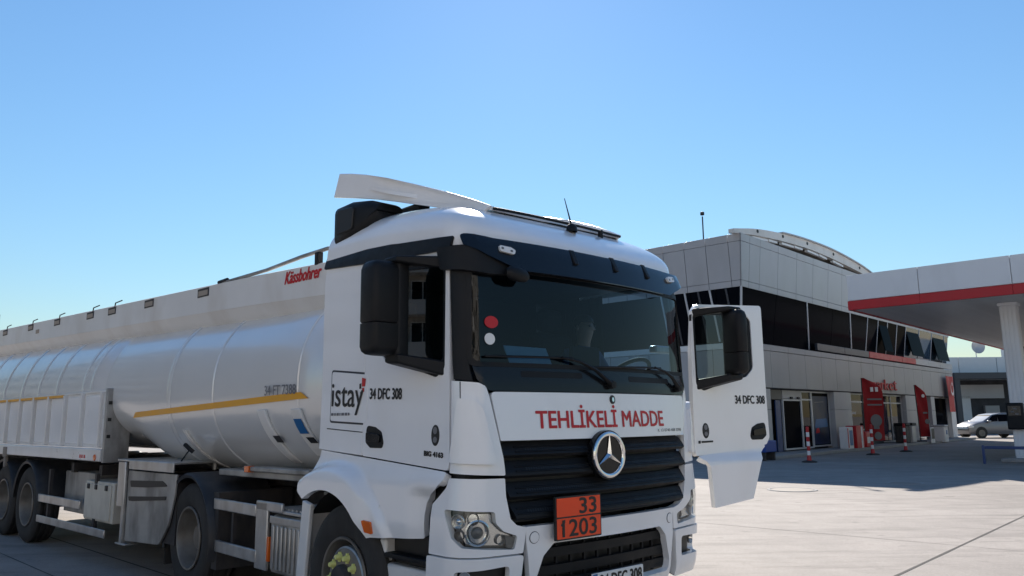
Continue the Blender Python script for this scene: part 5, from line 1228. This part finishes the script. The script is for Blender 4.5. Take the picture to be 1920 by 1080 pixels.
# ------------------------------------------------------------------ things in front of the shop
def delineator():
    t = thing('delineator_post', None, 'bollard', (0, 0, 0), 0, 'red and white delineator posts on the forecourt')
    b = MB(); b.lathe([(.27, .0), (.27, .035), (.20, .06), (.10, .075), (.001, .075)], (0, 0, 0), 'z', 20); obj('base', b, M['rubber'], t, angle=40)
    z = .07; h = .166
    b = MB(); b.lathe([(.085, .07), (.075, .20), (.06, .26)], (0, 0, 0), 'z', 14); obj('foot', b, M['red'], t)
    for k in range(6):
        b = MB(); z0 = .25 + k * h; b.lathe([(.001, z0), (.058, z0), (.060, z0 + .01), (.058, z0 + h), (.001, z0 + h)], (0, 0, 0), 'z', 14); obj('band', b, M['whitecloth'] if k % 2 == 0 else M['red'], t, angle=50)
    b = MB(); b.lathe([(.058, .25 + 6 * h), (.05, .28 + 6 * h), (.001, .29 + 6 * h)], (0, 0, 0), 'z', 14); obj('cap', b, M['redink'], t)
    return t
dp = delineator()
for i, (x, y, lb) in enumerate(((10.77, 29.42, 'nearest red and white delineator post, in front of the glass shop door'), (15.36, 34.48, 'red and white delineator post standing before the tall red feather flag'), (18.09, 37.17, 'farthest red and white delineator post, nearest the white litter bin'))):
    o = dp if i == 0 else copy_tree(dp); o.location = (x, y, 0); o['label'] = lb
def inB(x, y, z=0): return Vector((9.475 + x * math.cos(BA) - y * math.sin(BA), 32.184 + x * math.sin(BA) + y * math.cos(BA), z))
def feather(name, label, loc, h, w, lean, marks):
    t = thing(name, label, 'banner', loc, rad(8), 'red feather flags before the shop')
    b = MB(); b.tube([(-w * .5, 0, 0), (-w * .5 + lean * .5, 0, h * .55), (-w * .5 + lean, 0, h)], .025, 8); obj('pole', b, M['chassis'], t)
    b = MB(); b.box(-w * .5 - .25, -w * .5 + .25, -.2, .2, 0, .06); obj('base', b, M['chassis'], t, bevel=.01)
    rows = []
    for k in range(15):
        f = k / 14; z = .28 + (h - .28) * f; x0 = -w * .5 + lean * (z / h); ww = w * (1 if f < .8 else max(.12, 1 - ((f - .8) / .2) ** 1.8 * .85))
        rows.append([(x0 + ww * j / 6, .06 * math.sin(j * 1.1 + k * .5) - .02, z) for j in range(7)])
    b = MB(); b.loft(rows, cap=False, closed=False); b.loft([[(p[0], p[1] + .012, p[2]) for p in r] for r in rows], cap=False, closed=False); fl = obj('flag_cloth', b, M['redcloth'], t, angle=80, recalc=False)
    for (a0, a1, z0, z1, mm, kind) in marks:
        bb = MB()
        if kind == 'b': bb.box(-w * .5 + a0, -w * .5 + a1, -.10, -.095, z0, z1)
        else: bb.lathe([(.001, .0), ((a1 - a0) / 2, 0), ((a1 - a0) / 2, .005), (.001, .005)], (-w * .5 + (a0 + a1) / 2, -.10, (z0 + z1) / 2), 'y', 18)
        obj('flag_print', bb, M[mm], fl)
    return t
feather('feather_flag', 'tall red feather flag with two white squares beside the market sign', inB(12.15, -.8, .14), 3.42, 1.08, .03,
        [(.42, .58, 2.72, 2.95, 'whitecloth', 'b'), (.68, .84, 2.72, 2.95, 'whitecloth', 'b'), (.2, 1.0, 2.30, 2.38, 'greyink', 'b'), (.2, 1.0, 2.02, 2.10, 'greyink', 'b'), (.30, .92, 1.0, 1.55, 'greyink', 'd'), (.45, .75, .85, 1.02, 'greyink', 'b'), (.45, .85, .40, .62, 'greyink', 'd')])
feather('feather_flag', 'narrow leaning red feather flag before the red poster window', inB(20.75, -.8, .14), 3.28, .66, -.12,
        [(.22, .42, 2.55, 2.72, 'whitecloth', 'd'), (.22, .5, 1.6, 1.7, 'greyink', 'b'), (.3, .6, 1.0, 1.3, 'greyink', 'd')])
fg = thing('national_flag', 'hanging red flag with white crescent and star at the far end of the shop wall', 'flag', inB(29.3, -.25), BA)
rows = [[(-.85 + 1.7 * j / 10, -.05 * math.sin(j * .9 + k * .25) - .03 * k / 10, 4.22 - 2.36 * k / 10) for j in range(11)] for k in range(11)]
b = MB(); b.loft(rows, cap=False, closed=False); b.loft([[(p[0], p[1] + .012, p[2]) for p in r] for r in rows], cap=False, closed=False); fc = obj('flag_cloth', b, M['red'], fg, angle=80, recalc=False)
b = MB(); n = 24; cres = [(.42 * math.cos(rad(40 + 280 * k / n)), .42 * math.sin(rad(40 + 280 * k / n))) for k in range(n + 1)] + [(.10 + .335 * math.cos(rad(318 - 276 * k / n)), .335 * math.sin(rad(318 - 276 * k / n))) for k in range(n + 1)]
b.prism([(-.05 + q * .9, 3.35 + p * 1.0) for p, q in cres], lambda p, a: (p[0], a, p[1]), -.135, -.13); obj('crescent', b, M['whitecloth'], fc)
b = MB(); st5 = [((.17 if k % 2 == 0 else .07) * math.sin(math.pi * k / 5), 3.72 + (.17 if k % 2 == 0 else .07) * math.cos(math.pi * k / 5)) for k in range(10)]
b.prism(st5, lambda p, a: (p[0], a, p[1]), -.135, -.13); obj('star', b, M['whitecloth'], fc)
# crates, stands, bins
def simple(name, label, cat, loc, parts, rz=BA, group=None):
    t = thing(name, label, cat, loc, rz, group)
    for nm_, (x0, x1, y0, y1, z0, z1), mm, bv in parts:
        b = MB(); b.box(x0, x1, y0, y1, z0, z1); obj(nm_, b, M[mm], t, bevel=bv)
    return t
simple('display_stand', 'white and blue drink display stand with red side beside the grey pillar', 'stand', inB(8.35, -.75, .14), [('body', (-.35, .35, -.2, .2, 0, 1.0), 'whitecloth', .02), ('front_print', (-.12, .25, -.212, -.2, .15, .85), 'blueink', 0), ('side_strip', (-.36, -.28, -.215, -.2, .05, .95), 'redink', 0)])
simple('display_stand', 'red box stand with white curve under the shop window', 'stand', inB(9.5, -.75, .14), [('body', (-.5, .5, -.25, .25, 0, 1.05), 'red', .02), ('front_print', (.1, .3, -.262, -.25, 0, 1.0), 'whitecloth', 0)])
simple('display_stand', 'low white gas bottle cage under the shop window', 'stand', inB(10.7, -.75, .14), [('body', (-.45, .45, -.25, .25, 0, .75), 'red', .06), ('front_print', (-.3, .3, -.262, -.25, .2, .5), 'whitecloth', .0)])
simple('litter_bin', 'white litter bin with blue mark below the hanging flag', 'bin', inB(23.6, -.85), [('body', (-.42, .42, -.35, .35, .03, .95), 'whitecloth', .05), ('lid', (-.45, .45, -.38, .38, .95, 1.06), 'cladding', .03), ('front_print', (-.10, .14, -.362, -.35, .5, .75), 'blueink', 0)])
simple('litter_bin', 'grey waste bin with black lid beside the second shop door', 'bin', inB(18.3, -.6, .14), [('body', (-.35, .35, -.3, .3, .03, .95), 'cladding', .04), ('lid', (-.38, .38, -.33, .33, .95, 1.10), 'black', .03), ('wheel', (-.30, -.22, .3, .36, 0, .16), 'rubber', .02)])
simple('litter_bin', 'dark waste bin standing left of the grey bin', 'bin', inB(17.2, -.6, .14), [('body', (-.35, .35, -.3, .3, .03, .95), 'chassis', .04), ('lid', (-.38, .38, -.33, .33, .95, 1.10), 'black', .03)])
simple('sandwich_board', 'white framed board on the ground before the narrow feather flag', 'board', inB(20.9, -1.1), [('frame', (-.35, .35, -.05, .0, .05, .95), 'whitecloth', .02), ('panel', (-.27, .27, -.062, -.05, .3, .88), 'ink', 0)])
simple('blue_crate', 'bright blue crate on the plinth behind the open truck door', 'crate', inB(-.75, -.9), [('body', (-.5, .5, -.3, .3, .32, .75), 'bluebright', .03), ('leg', (-.45, -.35, -.25, .25, 0, .32), 'chassis', 0), ('leg', (.35, .45, -.25, .25, 0, .32), 'chassis', 0)])

# ------------------------------------------------------------------ car, far building
car = thing('parked_car', 'silver hatchback car parked beyond the canopy column', 'car', (34.6, 58.0, 0), rad(183))
def car_ring(x, half, zb, zt, zs):
    # cross-section: sill, waist, shoulder
    return [(x, -half * .92, zb), (x, -half, zb + .18), (x, -half, zs * .6 + zb * .4), (x, -half * .97, zs), (x, -half * .80, zt), (x, half * .80, zt), (x, half * .97, zs), (x, half, zs * .6 + zb * .4), (x, half, zb + .18), (x, half * .92, zb)]
prof = [(2.12, .74, .40, .60, .58), (2.08, .80, .26, .74, .70), (1.9, .86, .24, .86, .80), (1.5, .90, .24, 1.02, .95), (1.05, .90, .24, 1.10, 1.02), (.40, .90, .24, 1.50, 1.02), (-.2, .90, .24, 1.60, 1.04), (-1.0, .90, .24, 1.61, 1.06), (-1.75, .88, .26, 1.56, 1.06), (-2.05, .86, .30, 1.30, 1.06), (-2.18, .80, .40, 1.02, .95)]
b = MB(); b.loft([car_ring(x, h, zb, zt, zs) for x, h, zb, zt, zs in prof]); body = obj('body', b, M['carpaint'], car, bevel=.03, angle=30)
for s in (-1, 1):
    for x0, x1, x2, x3 in ((.88, .20, .10, .45), (.12, -.80, -.80, .12), (-.88, -1.75, -1.62, -.88)):
        b = MB(); f = lambda x, z: (x, s * (.90 - .17 * max(0, (z - 1.04)) / .54 + .012), z)
        b.face([f(x0, 1.06), f(x1, 1.08), f(x2, 1.50), f(x3, 1.50 if x3 < .3 else 1.44)]); obj('side_window', b, M['bglass'], car)
    for x in (1.32, -1.32):
        b = MB(); b.lathe([(.001, .12), (.20, .11), (.24, .12), (.31, .10), (.33, .05), (.33, -.08), (.001, -.08)], (x, s * .80, .33), 'y', 24, sgn=s); w_ = obj('wheel', b, M['rubber'], car, angle=40)
        b = MB(); b.lathe([(.001, .14), (.15, .13), (.21, .128), (.21, .11)], (x, s * .80, .33), 'y', 18, sgn=s); obj('rim', b, M['steel'], w_)
        b = MB(); b.lathe([(.001, 0), (.38, 0), (.38, .02), (.001, .02)], (x, s * .885, .36), 'y', 24, sgn=s); obj('wheel_arch', b, M['ink'], car)
    b = MB(); b.box(1.75, 2.08, s * .55, s * .87, .66, .82); obj('headlight', b, M['plate'], car, bevel=.04)
    b = MB(); b.box(.72, .92, s * .90, s * 1.08, 1.0, 1.14); obj('door_mirror', b, M['carpaint'], car, bevel=.03)
b = MB(); b.face([(.96, -.74, 1.08), (.96, .74, 1.08), (.46, .68, 1.48), (.46, -.68, 1.48)]); obj('windshield', b, M['bglass'], car)

far = thing('workshop_building', 'low white workshop with dark framed bays and a satellite dish behind the parked car', 'building', (34.5, 74, 0), rad(3))
b = MB(); b.box(0, 34, 2.5, 12, 0, 6.9); obj('wall', b, M['interior'], far)
for k in range(9):
    b = MB(); b.box(.02 + 3.7 * k, 3.66 + 3.7 * k, 0, 2.5, 4.95, 7.0); obj('fascia_panel', b, M['coping'], far, bevel=.02)
b = MB(); b.box(5.6, 20, -2.0, 0.0, 4.9, 5.45); b.box(0, 5.5, -.1, .02, 4.4, 4.75); obj('canopy_beam', b, M['darkframe'], far)
for x in (5.9, 13.0, 20): b = MB(); b.box(x - .25, x + .25, -1.9, -1.4, 0, 4.9); obj('post', b, M['darkframe'], far)
for x0, x1, z0, z1, mm in ((0, 5.4, 3.0, 4.35, 'cladding'), (6.3, 13, 3.2, 4.5, 'cladding'), (1.6, 4.6, 0, 2.4, 'cladding2'), (7.0, 8.3, .3, 2.7, 'cladding2'), (8.6, 9.6, 0, 3.4, 'coping'), (11, 12.4, 0, 2.5, 'cladding2')):
    b = MB(); b.box(x0, x1, 2.2, 2.48, z0, z1); obj('bay_panel', b, M[mm], far)
b = MB(); b.box(-.3, .0, -.2, 12, 0, 7.0); obj('end_wall', b, M['coping'], far)
dish = thing('satellite_dish', 'round satellite dish on the roof of the low white workshop', 'satellite dish', (45.3, 77.2, 6.95), rad(3))
b = MB(); rg = [[(r * math.cos(2 * math.pi * k / 24), -.35 + .35 * (r / .68) ** 2 - .0, 1.25 + r * math.sin(2 * math.pi * k / 24)) for k in range(24)] for r in (.02, .25, .45, .60, .68)]; b.loft([[(p[0], -p[1] - .4, p[2]) for p in r] for r in rg], cap=False); obj('bowl', b, M['cladding'], dish, angle=60)
b = MB(); b.tube([(0, .05, -.0), (0, .05, 1.2)], .05, 8); obj('mast', b, M['frame'], dish)
simple('chimney', 'short white chimney on the workshop roof beside the dish', 'chimney', (48.6, 78, 6.95), [('stack', (-.25, .25, -.25, .25, 0, 1.6), 'coping', .02), ('cap', (-.32, .32, -.32, .32, 1.6, 1.72), 'frame', .02)], rad(3))

car.scale = (1.1, 1.1, 1.1)
# ------------------------------------------------------------------ block mirrored in the truck's glass, and unseen block added for bounce light
def block(name, label, loc, rz, w, d, h, m, bays, floors):
    t = thing(name, label, 'building', loc, rz)
    b = MB(); b.box(-w / 2, w / 2, 0, d, 0, h); obj('wall', b, m, t)
    b = MB(); b.box(-w / 2 - .3, w / 2 + .3, -.3, d + .3, h, h + .5); obj('roof', b, M['coping'], t)
    fw = None; fb = None
    for i in range(bays):
        x = -w / 2 + w * (i + .5) / bays
        for k in range(floors):
            z = 1.0 + (h - 1.2) * k / floors
            if fw is None:
                q = MB(); q.box(-.75, .75, -.06, .02, 0, 1.5); fw = obj('window', q, M['bglass'], t)
                q = MB(); q.box(-.9, .9, -.12, .0, -.12, 0); q.box(-.82, -.74, -.1, .0, 0, 1.5); q.box(.74, .82, -.1, .0, 0, 1.5); q.box(-.04, .04, -.1, -.05, 0, 1.5); q.box(-.82, .82, -.1, 0, 1.5, 1.58); fr__ = obj('frame', q, M['coping'], fw)
                fw.location = (x, 0, z); proto = fw
            else:
                c = copy_tree(proto, t); c.location = (x, 0, z)
            if i % 3 == 1 and k:
                if fb is None:
                    q = MB(); q.box(-1.5, 1.5, -1.3, 0, -.9, -.75); q.box(-1.5, 1.5, -1.3, -1.22, -.75, .1); q.box(-1.5, -1.42, -1.3, 0, -.75, .1); q.box(1.42, 1.5, -1.3, 0, -.75, .1); fb = obj('balcony', q, M['coping'], t); fb.location = (x, 0, z)
                else:
                    c = fb.copy(); C.objects.link(c); c.location = (x, 0, z)
    return t
block('apartment_block', 'brown apartment block with rows of windows, mirrored in the side window of the truck', (-48, 16, 0), rad(84), 44, 12, 24, mat('brown_render', (.55, .50, .44), .85, var=.1, vs=.3), 22, 8)
block('apartment_block', 'long unseen cream apartment block added to bounce sunlight onto the truck front', (-4, -34, 0), rad(180), 84, 12, 17, M['render'], 24, 5)  # out of view, added so its sunlit wall brightens the cab
# ------------------------------------------------------------------ ground details
strip('pavement_joint', (-1.43, 2.72), (30.99, 38.11), .03)
strip('pavement_joint', (-16.02, 21.27), (0.95, 4.30), .03)
strip('pavement_joint', (2.44, 13.47), (16.45, 0.63), .013)
strip('pavement_joint', (3.00, 21.60), (22.17, 4.04), .013)
strip('pavement_joint', (7.30, 26.30), (26.47, 8.74), .013)
strip('pavement_joint', (7.50, 2.35), (30.47, 27.42), .013)
strip('pavement_joint', (-13.37, 17.37), (0.77, 3.23), .013)
strip('crack', (6.3, 12.3), (9.6, 10.4), .012)
strip('crack', (9.6, 10.4), (13.2, 9.6), .012)
for (x, y, r, lb) in ((6.35, 18.55, .55, 'pale round manhole cover in the sunlit concrete near the truck door'), (9.65, 20.0, .42, 'dark round manhole cover at the edge of the canopy shadow')):
    t = thing('manhole_cover', lb, 'manhole cover', (x, y, 0), 0, 'manhole covers in the forecourt')
    b = MB(); b.lathe([(.001, .010), (r * .84, .010), (r * .85, .004)], (0, 0, 0), 'z', 32); obj('lid', b, M['iron'], t)
    b = MB(); b.lathe([(r * .87, .004), (r * .88, .012), (r, .012), (r * 1.01, .002)], (0, 0, 0), 'z', 32); obj('ring', b, M['conc'], t)
